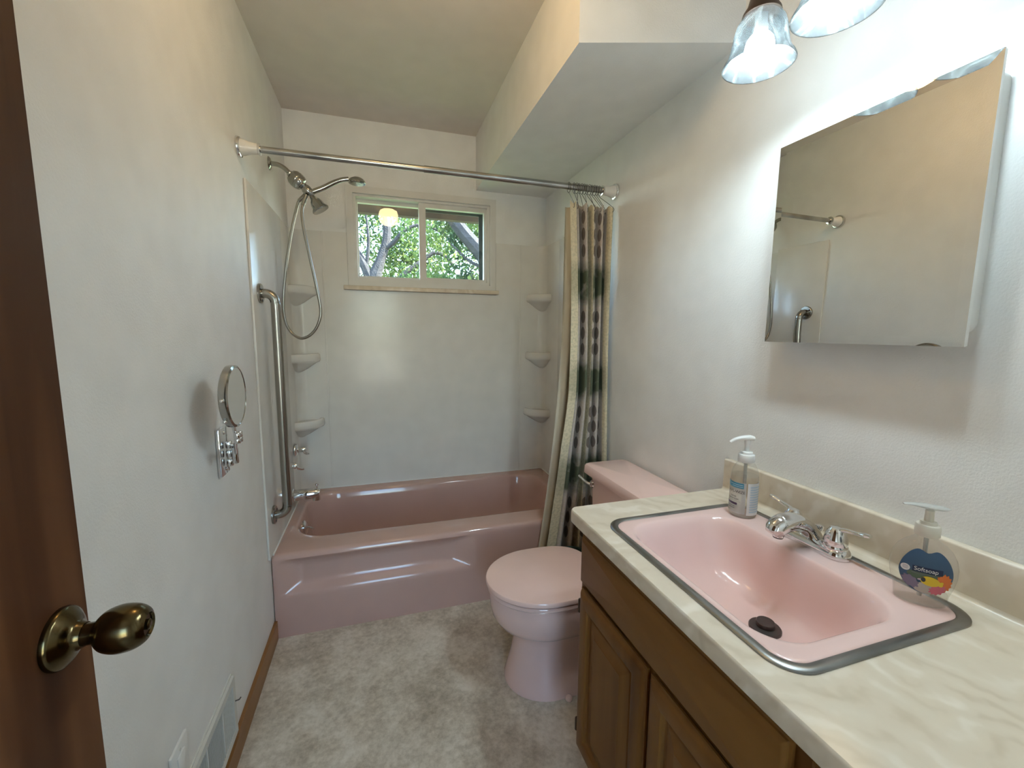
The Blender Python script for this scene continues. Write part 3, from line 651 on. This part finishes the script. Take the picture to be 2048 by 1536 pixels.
def ring_slab(xf, xb, hw, z0, z1, rnd, cut):
    def o(d, z):
        P = egg(xf+d, xb-d, hw-d, z, 72)
        return [(min(x, xb-d-max(0, (abs(y-TYC)-(hw-d)*.62))*cut), y, z) for x, y, _ in P]
    return loft([o(.004, z0), o(0, z0+.004), o(0, z1-rnd), o(rnd*.35, z1-rnd*.35), o(rnd*1.2, z1)], True, True)
obj('seat', ring_slab(.818, 1.245, .185, .374, .391, .006, .6), 'pink_toilet', t)
obj('lid', ring_slab(.812, 1.252, .188, .394, .414, .007, .75), 'pink_toilet', t)
for s in (-1, 1): obj('hinge', bbox(1.236, 1.268, TYC+s*.075-.02, TYC+s*.075+.02, .386, .412, .006), 'pink_toilet', t)
obj('tank', loft([[(x, y, z) for x, y in rr(1.345-d, 1.512, TYC-.205-d, TYC+.205+d, .035)] for z, d in ((.388, -.006), (.40, 0), (.55, .009), (.708, .014))], True, True), 'pink_toilet', t)
obj('tank_lid', loft([[(x, y, z) for x, y in rr(1.304+d, 1.520-d, TYC-.233+d, TYC+.233-d, .022, 1, 1, 5)] for z, d in ((.708, .006), (.711, .001), (.716, 0), (.742, .002), (.749, .006), (.752, .014))], True, True), 'pink_toilet', t)
lv = obj('flush_lever', join(lathe([(.016, 0), (.017, .006), (.013, .012), (0, .014)], (1.332, TYC+.180, .668), (-1, 0, 0), 20), tube(spline([(1.318, TYC+.180, .668), (1.308, TYC+.195, .672), (1.303, TYC+.235, .680), (1.303, TYC+.255, .682)], 4), [.007, .006, .006, .007], 10)), 'chrome', t, label='chrome flush lever')
for s in (-1, 1): obj('bolt_cap', sphere((1.08, TYC+s*.150, .006), .014, 14, 8, (1, 1, .9)), 'pink_toilet', t)
t = thing('wastebasket', (1.285, -1.022, 0), 'dark green wastebasket behind the toilet by the curtain', 'wastebasket')
obj('bin_body', lathe([(0, .002), (.060, 0), (.064, .01), (.075, .30), (.0725, .30), (.060, .012), (0, .012)], (1.285, -1.022, 0), (0, 0, 1), 40), 'green_bin', t)
obj('bin_rim', torus((1.285, -1.022, .303), .075, .005, (0, 0, 1), 40, 8), 'green_bin', t)

# ------------------------------------------------------------------ vanity cabinet
CX0, CY1, CY0, CZ = .9665, -1.631, YF, .822
FX = .993          # face frame plane
KY1 = -1.675
t = thing('vanity_cabinet', (1.25, -2.25, 0), 'brown wooden vanity cabinet with raised panel doors', 'cabinet')
obj('carcass', join(box(FX+.02, W-.002, CY0+.004, KY1-.004, .10, .62), box(FX+.02, FX+.04, CY0+.004, KY1-.004, .6, .778), box(FX+.02, W-.002, KY1-.022, KY1-.004, .6, .778), box(FX+.02, W-.002, CY0+.004, CY0+.02, .6, .778)), 'cabinet_wood', t, False)
obj('toe_kick', box(FX+.075, W-.002, CY0+.004, KY1-.004, 0, .10), 'toe_kick', t, False)
for y0, y1 in ((KY1-.035, KY1), (-2.02, -1.985), (-2.352, -2.302), (CY0+.004, CY0+.04)): obj('frame_stile', bbox(FX, FX+.02, y0, y1, .10, .782, .0015), 'cabinet_wood', t)
for z0, z1 in ((.10, .135), (.595, .635), (.752, .782)):
    for y0, y1 in ((-2.302, KY1-.035), (CY0+.04, -2.352)): obj('frame_rail', bbox(FX+.0005, FX+.0195, y0, y1, z0, z1, .001), 'cabinet_wood_across', t)
def slab(name, y0, y1, z0, z1, mat):     # ogee edged flat front
    x = FX
    def rg(d, xx): return [(xx, a, b) for a, b in rr(y0+d, y1-d, z0+d, z1-d, .002, 1, 1, 2)]
    return obj(name, loft([rg(.004, x), rg(0, x-.003), rg(0, x-.009), rg(.004, x-.010), rg(.005, x-.013), rg(.009, x-.0165), rg(.013, x-.018)], True, True), mat, t, True, 20)
fd = slab('false_drawer_front', -2.318, -1.690, .628, .768, 'cabinet_wood_across')
for z0, z1 in ((.628, .768), (.39, .60), (.13, .37)):
    d = slab('drawer_front', CY0+.03, -2.345, z0, z1, 'cabinet_wood_across')
    obj('drawer_knob', lathe([(.006, 0), (.006, .010), (.014, .016), (.014, .022), (0, .026)], (FX-.018, (CY0+.03-2.345)/2, (z0+z1)/2), (-1, 0, 0), 20), 'bronze', d)
def door(y0, y1, z0, z1, knoby):
    x = FX; R = .052
    def rg(d, xx): return [(xx, a, b) for a, b in rr(y0+d, y1-d, z0+d, z1-d, .002, 1, 1, 2)]
    g = loft([rg(.004, x), rg(0, x-.003), rg(0, x-.008), rg(.004, x-.0095), rg(.006, x-.013), rg(.010, x-.0165), rg(.014, x-.018), rg(R-.012, x-.018), rg(R-.006, x-.0165), rg(R-.004, x-.012), rg(R, x-.008), rg(R+.004, x-.007)], True, False)
    dn = obj('door', g, 'cabinet_wood', t, True, 20)
    g2 = loft([rg(R+.003, x-.0065), rg(R+.008, x-.0065), rg(R+.011, x-.009), rg(R+.036, x-.0155), rg(R+.040, x-.0175)], False, True)
    obj('raised_panel', g2, 'cabinet_wood', dn, True, 20)
    for zz in (z0+.06, z1-.06): obj('hinge', lathe([(.004, -.02), (.005, -.018), (.005, .018), (.004, .02)], (FX-.010, knoby, zz), (0, 0, 1), 12), 'bronze', dn)
door(-1.999, -1.690, .118, .612, -1.686)
door(-2.318, -2.010, .118, .612, -2.322)

# countertop with a sink cut-out
t = thing('countertop', (1.25, -2.25, .785), 'cream swirled cultured marble countertop with backsplash', 'countertop')
SX0, SX1, SY0, SY1 = 1.012, 1.464, -2.288, -1.744
k = dict(nx=8, ny=8, nc=8)
def R3(a, z): return [(x, y, z) for x, y in a]
oR = rr(CX0, W-.001, CY0+.001, CY1, .022, **k); oR1 = rr(CX0+.003, W-.004, CY0+.004, CY1-.003, .02, **k); iR = rr(SX0+.012, SX1-.012, SY0+.012, SY1-.012, .045, **k)
oR2 = rr(CX0+.001, W-.002, CY0+.002, CY1-.001, .022, **k)
obj('slab', loft([R3(iR, .786), R3(oR2, .786), R3(oR, .79), R3(oR, .816), R3(oR2, .820), R3(oR1, .822), R3(iR, .822), R3(iR, .786)]), 'cultured_marble', t, True, 40)
obj('backsplash', bbox(W-.022, W-.001, CY0+.001, CY1-.004, .8215, .922, .004, 3), 'cultured_marble', t)
obj('cove_bead', loft([[(W-.022-.010+.010*math.sin(a), y, .822+.010-.010*math.cos(a)) for a in [i*PI/12 for i in range(7)]] for y in (CY0+.002, CY1-.006)], closed=False), 'cultured_marble', t)

# ------------------------------------------------------------------ sink
t = thing('sink', (1.24, -2.016, .822), 'pink enamel drop-in sink with worn steel rim', 'sink')
def SR(d, z, r): return R3(rr(SX0+d, SX1-d, SY0+d, SY1-d, r, nx=40, ny=48, nc=10), z)
obj('steel_rim', loft([SR(.0, .8222, .055), SR(.0, .8245, .055), SR(.002, .8265, .054), SR(.008, .8275, .050), SR(.015, .827, .044), SR(.018, .8255, .042), SR(.018, .8222, .042)]), 'rim_steel', t, label='scuffed grey steel sink rim')
BX0, BX1, BY0, BY1 = 1.047, 1.352, -2.236, -1.793
DX, DYY = 1.250, -2.042
def basin(f, z, r, blend=0, dx=0):   # f: inset fraction of half width
    hx, hy = (BX1-BX0)/2, (BY1-BY0)/2; cx, cy = (BX0+BX1)/2+(DX-(BX0+BX1)/2)*blend, (BY0+BY1)/2+(DYY-(BY0+BY1)/2)*blend
    return R3(rr(cx-hx*(1-f), cx+hx*(1-f), cy-hy*(1-f), cy+hy*(1-f), min(r, hx*(1-f)*.98), nx=40, ny=48, nc=10), z)
rings = [SR(.017, .8235, .042), SR(.019, .8258, .041), SR(.024, .8266, .040), basin(-.045, .8266, .075), basin(-.02, .8258, .075), basin(0, .8225, .075), basin(.03, .812, .078), basin(.07, .79, .08), basin(.13, .752, .08, .1), basin(.20, .719, .08, .22), basin(.31, .697, .075, .42), basin(.46, .685, .06, .68), basin(.66, .680, .05, .9), basin(.83, .6775, .02, 1)]
obj('basin', loft(rings, False, True), 'pink_sink', t, True, 60)
dn = obj('drain_flange', lathe([(.013, .006), (.020, .003), (.0305, .0025), (.032, .0005), (.032, -.004)], (DX, DYY, .6815), (0, 0, 1), 36), 'drain_dark', t)
obj('drain_stopper', lathe([(.0, 0), (.017, 0), (.0185, .003), (.0185, .012), (.017, .0135), (.0, .0138)], (DX, DYY, .683), (0, 0, 1), 32), 'drain_dark', t, label='dark grey pop-up stopper')
# ------------------------------------------------------------------ faucet
FXX, FY, FZ = 1.424, -2.0, .8266
t = thing('faucet', (FXX, FY, FZ), 'chrome two-handle centerset faucet on the pink sink', 'faucet')
obj('base_plate', loft([R3(rr(FXX-a, FXX+a, FY-b, FY+b, a*.98, 1, 6, 10), FZ+z) for z, a, b in ((0, .027, .083), (.004, .028, .084), (.014, .026, .082), (.020, .022, .078), (.023, .014, .070))], True, True), 'chrome', t)
sp = [(FXX+.004, FY, FZ+.015), (FXX-.012, FY, FZ+.036), (FXX-.040, FY, FZ+.056), (FXX-.072, FY, FZ+.066), (FXX-.100, FY, FZ+.064), (FXX-.118, FY, FZ+.054), (FXX-.126, FY, FZ+.044)]
obj('spout', join(tube(spline(sp, 6), [.020, .019, .0185, .021, .0225, .021, .015], 20, True), lathe([(.0115, 0), (.0115, .018), (.012, .02)], (FXX-.108, FY, FZ+.036), (0, 0, 1), 20)), 'chrome', t)
obj('aerator', lathe([(0, 0), (.0105, 0), (.0105, .006)], (FXX-.108, FY, FZ+.033), (0, 0, 1), 20), 'drain_dark', t)
for s in (1, -1):
    hy = FY+s*.052
    hb = obj('handle', lathe([(.024, .018), (.0245, .024), (.0225, .028), (.0235, .031), (.0225, .042), (.0185, .056), (.012, .066), (.0, .069)], (FXX, hy, FZ), (0, 0, 1), 28), 'chrome', t)
    obj('lever', tube(spline([(FXX, hy, FZ+.060), (FXX+.002, hy+s*.018, FZ+.066), (FXX+.003, hy+s*.038, FZ+.069), (FXX+.002, hy+s*.058, FZ+.074), (FXX+.0, hy+s*.067, FZ+.076)], 5), [.009, .0065, .0055, .007, .0045], 12, True, .7), 'chrome', hb)
obj('lift_rod', lathe([(.003, .01), (.003, .032), (.0055, .036), (.0095, .046), (.0095, .048), (0, .049)], (FXX+.016, FY-.004, FZ), (0, 0, 1), 16), 'chrome', t)

# ------------------------------------------------------------------ hand sanitizer bottle
BXc, BYc, BZ = 1.402, -1.818, .8268
t = thing('sanitizer_bottle', (BXc, BYc, BZ), 'clear pump bottle of hand sanitizer on the far sink corner', 'bottle')
RB = .0345
obj('bottle_body', lathe([(0, .001), (.030, .0), (RB-.001, .004), (RB, .012), (RB, .105), (.0335, .116), (.030, .130), (.0235, .143), (.0165, .150), (.0145, .156)], (BXc, BYc, BZ), (0, 0, 1), 48, True, False), 'clear_plastic', t)
obj('gel', lathe([(0, .003), (.0325, .004), (RB-.0015, .012), (RB-.0015, .104), (.0320, .113), (0, .113)], (BXc, BYc, BZ), (0, 0, 1), 40), 'clear_liquid', t)
obj('dip_tube', tube([(BXc, BYc, BZ+.01), (BXc, BYc, BZ+.15)], .0045, 12), 'frosted_plastic', t)
obj('collar', lathe([(.0195, .149), (.0205, .151), (.0205, .168), (.0195, .170), (.0155, .171), (.0150, .177), (.0140, .178), (.0, .179)], (BXc, BYc, BZ), (0, 0, 1), 36, False), 'white_plastic', t)
nd = Vector((-.93, .36, 0)).normalized(); top = Vector((BXc, BYc, BZ+.212))
obj('pump_stem', lathe([(.0058, .17), (.0058, .205)], (BXc, BYc, BZ), (0, 0, 1), 20), 'white_plastic', t)
obj('pump_head', join(tube(spline([top-nd*.016+Vector((0, 0, .001)), top-nd*.004+Vector((0, 0, .003)), top+nd*.016+Vector((0, 0, .002)), top+nd*.034-Vector((0, 0, .003)), top+nd*.045-Vector((0, 0, .010))], 5), [.008, .0105, .008, .006, .0045], 14, True, .75), lathe([(.0075, .198), (.0085, .206), (.008, .212)], (BXc, BYc, BZ), (0, 0, 1), 20)), 'white_plastic', t)
A0 = math.radians(183)
def onb(s, z, off=.0004): 
    a = A0+s/RB; return (BXc+(RB+off)*math.cos(a), BYc+(RB+off)*math.sin(a), BZ+z)
def patch(s0, s1, z0, z1, off, n=20):
    return loft([[onb(s0+(s1-s0)*i/n, z, off) for i in range(n+1)] for z in (z0, z1)], closed=False)
lb = obj('front_label', patch(-.030, .030, .012, .098, .0003), 'frosted_plastic', t)
obj('label_band', patch(-.030, .024, .082, .096, .0006), 'ink_teal', lb)
obj('label_bar', patch(-.030, .010, .0345, .0405, .0006), 'ink_purple', lb)
def wrap(s, size, s0, z0, off=.0008, fn=onb, sp=1.0):
    g = text2d(s, size, spacing=sp); return remap(g, lambda a, b, c: fn(s0+a, z0+b, off))
obj('lettering', join(wrap("TRAV'L-WIZE", .0105, -.030, .068, sp=.92), wrap('HAND', .0062, -.011, .0555), wrap('SANITIZER', .0062, -.016, .0485)), 'ink_black', lb)
obj('band_lettering', join(wrap('KILLS 99.9%', .005, -.008, .0900), wrap('OF GERMS', .005, -.004, .0840)), 'ink_paleblue', lb) if False else None
obj('label_stripe', join(patch(-.014, .022, .0905, .0918, .0009), patch(-.006, .022, .0855, .0868, .0009)), 'ink_paleblue', lb)
obj('fine_print', join(patch(-.02, .018, .0445, .0449, .0007), patch(-.022, .004, .029, .0300, .0007), patch(-.02, .004, .024, .0252, .0007)), 'ink_black', lb)
bl = obj('back_label', patch(.0335, .090, .010, .098, .0003), 'label_white', t)
obj('fine_print', join(*[patch(.040, .085, z, z+.0035, .0006) for z in [.018+.0068*i for i in range(11)]]), 'ink_paleblue', bl)

# ------------------------------------------------------------------ fish soap bottle
QX, QY, QZ = 1.412, -2.216, .8268
ee = Vector((.64, -.77, 0)).normalized(); nn = Vector((-ee.y*-1, 0, 0)); nn = Vector((ee.y, -ee.x, 0)).normalized()
PRO = [(0, .033, .020), (.003, .0365, .0225), (.012, .0375, .0235), (.022, .0385, .0240), (.040, .0435, .0250), (.058, .0468, .0255), (.075, .0470, .0255), (.090, .0440, .0245), (.103, .0380, .0225), (.113, .0295, .0195), (.120, .0200, .0165), (.125, .0150, .0145), (.132, .0145, .0145)]
def ab(z):
    for (z0, a0, b0), (z1, a1, b1) in zip(PRO, PRO[1:]):
        if z <= z1:
            k = clamp((z-z0)/(z1-z0)); k = k*k*(3-2*k)*.4+k*.6; return a0+(a1-a0)*k, b0+(b1-b0)*k
    return PRO[-1][1:]
def qp(s, d, z): p = Vector((QX, QY, QZ+z))+ee*s+nn*d; return tuple(p)
t = thing('soap_bottle', (QX, QY, QZ), 'clear pump soap bottle with yellow fish label on the near sink corner', 'bottle')
zs = [0, .003, .008, .014, .022, .03, .04, .05, .058, .066, .075, .083, .09, .097, .103, .109, .113, .117, .120, .125, .132]
def ell(z, sh=0):
    a, b = ab(z); a -= sh; b -= sh
    return [qp(a*math.copysign(abs(math.cos(q))**.85, math.cos(q)), b*math.copysign(abs(math.sin(q))**.85, math.sin(q)), z) for q in [2*PI*i/56 for i in range(56)]]
obj('bottle_body', loft([ell(z) for z in zs], True, False), 'clear_plastic', t, True, 60)
obj('liquid_soap', loft([ell(z, .0014) for z in [.002, .006, .012, .018, .0235]], True, True), 'clear_liquid', t)
obj('dip_tube', tube([qp(0, 0, .01), qp(0, 0, .13)], .0035, 10), 'frosted_plastic', t)
obj('collar', lathe([(.0165, .128), (.0180, .130), (.0180, .146), (.0165, .149), (.0125, .150), (.0115, .155), (0, .156)], (QX, QY, QZ), (0, 0, 1), 36, False), 'ivory_plastic', t)
obj('pump_stem', lathe([(.0070, .152), (.0065, .176)], (QX, QY, QZ), (0, 0, 1), 20), 'ivory_plastic', t)
hd = Vector((.90, -.43, 0)).normalized(); hp = Vector((QX, QY, QZ+.182))
obj('pump_head', tube(spline([hp-hd*.045+Vector((0, 0, .004)), hp-hd*.03+Vector((0, 0, .004)), hp-hd*.005+Vector((0, 0, .001)), hp+hd*.018-Vector((0, 0, .002)), hp+hd*.033-Vector((0, 0, .003))], 6), [.003, .0055, .0105, .0095, .002], 16, True, .45), 'frosted_plastic', t)
def onq(s, z, off=.0006):
    a, b = ab(z); q = min(.985, abs(s)/a); c = q**(1/.85); d = b*math.sqrt(max(0, 1-c*c))**.85
    return qp(s, d+off, z)
def shape(poly_fn, off, rings=6, n=40, c=(0, 0)):    # star-shaped outline filled with rings so that it follows the bottle
    V = [onq(c[0], c[1], off)]; F = []
    for k in range(1, rings+1):
        for i in range(n):
            x, z = poly_fn(2*PI*i/n); V.append(onq(c[0]+(x-c[0])*k/rings, c[1]+(z-c[1])*k/rings, off))
    for i in range(n): F.append((0, 1+i, 1+(i+1) % n))
    for k in range(rings-1):
        for i in range(n): F.append((1+k*n+i, 1+k*n+(i+1) % n, 1+(k+1)*n+(i+1) % n, 1+(k+1)*n+i))
    return V, F
LC = (.0, .066)
def lab_outline(a, kx=.0365, kz=.0415):
    x, z = kx*math.cos(a), LC[1]+kz*math.sin(a)
    return (x*(1+.06*math.sin(a)), z-.005*math.cos(2*a)*(1 if math.sin(a) > 0 else .4)-(.010*math.exp(-(x/.009)**2) if math.sin(a) > .5 else 0))
lb = obj('label', shape(lab_outline, .0006, 8, 64, LC), 'ink_blue', t, label='oval reef picture label with lettering')
def clipped(c, rx, rz, rot=0, wob=0, k=0):
    def f(a):
        r = 1+wob*math.sin(a*k); x, z = rx*math.cos(a)*r, rz*math.sin(a)*r
        return (c[0]+x*math.cos(rot)-z*math.sin(rot), c[1]+x*math.sin(rot)+z*math.cos(rot))
    return f
def dec(name, mat, c, rx, rz, rot=0, wob=0, k=0, off=.0009, n=40, rings=5): return obj(name, shape(clipped(c, rx, rz, rot, wob, k), off, rings, n, c), mat, lb)
dec('sea_print', 'ink_green', (.004, .060), .030, .010, 0, off=.0008)
dec('sand_print', 'ink_sand', (.004, .038), .020, .011, .1, off=.0009)
dec('rock_print', 'ink_lilac', (-.020, .045), .013, .009, -.75, .10, 9, .0010, 60)
dec('anemone_print', 'ink_orange', (.0245, .053), .0105, .016, 0, .10, 13, .0010, 90)
dec('anemone_print', 'ink_coral', (.017, .0385), .0120, .0085, .6, .12, 11, .0012, 90)
dec('bubble_print', 'label_white', (-.0285, .069), .0062, .0062, 0, off=.0011)
fz = (.006, .052)
fp = dec('fish_print', 'ink_yellow', fz, .0135, .0088, -.12, .0, 0, .0014)
dec('fish_face_print', 'ink_black', (-.0035, .0535), .0032, .0045, .1, 0, 0, .0017)
dec('fish_tail_print', 'ink_yellow', (.0195, .050), .0050, .0042, .5, .2, 3, .0014)
dec('fish_snout_print', 'ink_mauve', (-.0085, .0525), .0028, .0016, .1, 0, 0, .0016)
def rectpatch(s0, s1, z0, z1, off, n=16): return loft([[onq(s0+(s1-s0)*i/n, z0+(z1-z0)*j/3, off) for i in range(n+1)] for j in range(4)], closed=False)
obj('brand_band', rectpatch(-.0195, .0215, .0655, .0765, .0013), 'ink_navy', lb)
obj('lettering', remap(text2d('Softsoap', .0105, spacing=.98), lambda a, b, c: onq(-.0175+a*.93, .0682+b, .0018)), 'ink_white', lb)
obj('fine_print', join(rectpatch(-.020, .012, .0627, .0634, .0013), rectpatch(-.032, -.025, .0715, .0722, .0014), rectpatch(-.0325, -.0245, .0690, .0697, .0014), rectpatch(-.032, -.025, .0665, .0672, .0014)), 'ink_lilac', lb)

# ------------------------------------------------------------------ medicine cabinet
MX, MY0, MY1, MZ0, MZ1 = 1.478, -2.200, -1.779, 1.299, 1.803
t = thing('medicine_cabinet', (1.50, -1.99, MZ0), 'white medicine cabinet with a mirrored door on the right wall', 'mirror cabinet')
obj('cabinet_body', loft([[(x, a, b) for a, b in rr(MY0+.010+d, MY1-.02-d, MZ0+.022+d, MZ1-.016-d, .025)] for x, d in ((W, 0), (MX+.020, 0), (MX+.012, .002))], False, True), 'white_plastic', t)
obj('door_back', box(MX+.004, MX+.011, MY0+.001, MY1-.001, MZ0+.001, MZ1-.001), 'white_plastic', t, False)
BV = .019
def MXT(z): return MX + .0055*(z-1.55)      # the door hangs a hair out of plumb
o = [(MY0, MZ0), (MY1, MZ0), (MY1, MZ1), (MY0, MZ1)]; i_ = [(MY0+BV, MZ0+BV), (MY1-BV, MZ0+BV), (MY1-BV, MZ1-BV), (MY0+BV, MZ1-BV)]
mp = obj('mirror_pane', ([(MXT(b), a, b) for a, b in i_], [(0, 1, 2, 3)]), 'mirror', t, False)
V = [(MXT(b)+.0005, a, b) for a, b in o]+[(MXT(b), a, b) for a, b in i_]
obj('mirror_bevel', (V, [(k, (k+1) % 4, 4+(k+1) % 4, 4+k) for k in range(4)]), 'mirror', t, False)
obj('mirror_edge', ring_frame(0, 1, 0, 1, .1, 0, 1) if False else ([(MXT(b)+.0005, a, b) for a, b in o]+[(MX+.005, a, b) for a, b in o], [(k, (k+1) % 4, 4+(k+1) % 4, 4+k) for k in range(4)]), 'white_plastic', t, False)

# ------------------------------------------------------------------ vanity light
LX, LZ = 1.290, 1.918
t = thing('vanity_light', (W, -2.01, 2.10), 'bronze vanity light with alabaster glass bell shades above the mirror', 'light fixture')
obj('wall_bar', loft([[(x, a, b) for a, b in rr(-2.25+d, -1.77-d, 2.095+d, 2.175-d, .035)] for x, d in ((W, 0), (W-.018, 0), (W-.026, .008), (W-.028, .016))], False, True), 'bronze', t)
for ly in (-1.873, -2.045, -2.217):
    obj('arm', tube(spline([(W-.02, ly, 2.135), (W-.06, ly, 2.150), (W-.12, ly, 2.165), (LX+.03, ly, 2.150), (LX, ly, 2.12), (LX, ly, 2.10)], 6), .008, 12), 'bronze', t)
    obj('finial', sphere((W-.032, ly+.04, 2.135), .012, 16, 10), 'bronze', t)
    obj('socket_cup', lathe([(.012, .175), (.018, .168), (.022, .150), (.030, .120), (.038, .108), (.040, .100), (.037, .100), (.0, .104)], (LX, ly, LZ), (0, 0, 1), 32, False, False), 'bronze', t)
    pr = [(.033, .104), (.039, .098), (.048, .085), (.0535, .066), (.056, .047), (.0585, .033), (.064, .017), (.0715, .006), (.074, 0)]
    sh = obj('glass_shade', lathe(pr+[(.072, -.0005)]+[(r-.003, h) for r, h in reversed(pr)], (LX, ly, LZ), (0, 0, 1), 48, False, False), 'alabaster_glass', t, label='white alabaster glass bell shade')
    obj('bulb', lathe([(0, 0), (.012, .0022), (.021, .0085), (.0275, .018), (.030, .030), (.0275, .042), (.021, .0515), (.015, .056)], (LX, ly, LZ+.008), (0, 0, 1), 16), 'bulb_glow', t)
    obj('bulb_base', lathe([(.0155, .053), (.0145, .062), (.013, .075), (.013, .098)], (LX, ly, LZ+.008), (0, 0, 1), 20), 'white_plastic', t)
# ------------------------------------------------------------------ ceiling light (out of frame; it shows as a reflection in the window)
GX, GY = .585, -1.50
t = thing('ceiling_light', (GX, GY, H), 'warm glowing glass ceiling globe mirrored in the window pane', 'light fixture')
obj('canopy', lathe([(.085, 0), (.085, -.02), (.055, -.035), (.05, -.05)], (GX, GY, H), (0, 0, 1), 32), 'bronze', t)
obj('globe', lathe([(.05, -.045), (.078, -.06), (.088, -.09), (.088, -.13), (.078, -.165), (.05, -.185), (0, -.19)], (GX, GY, H), (0, 0, 1), 28), 'globe_glow', t)
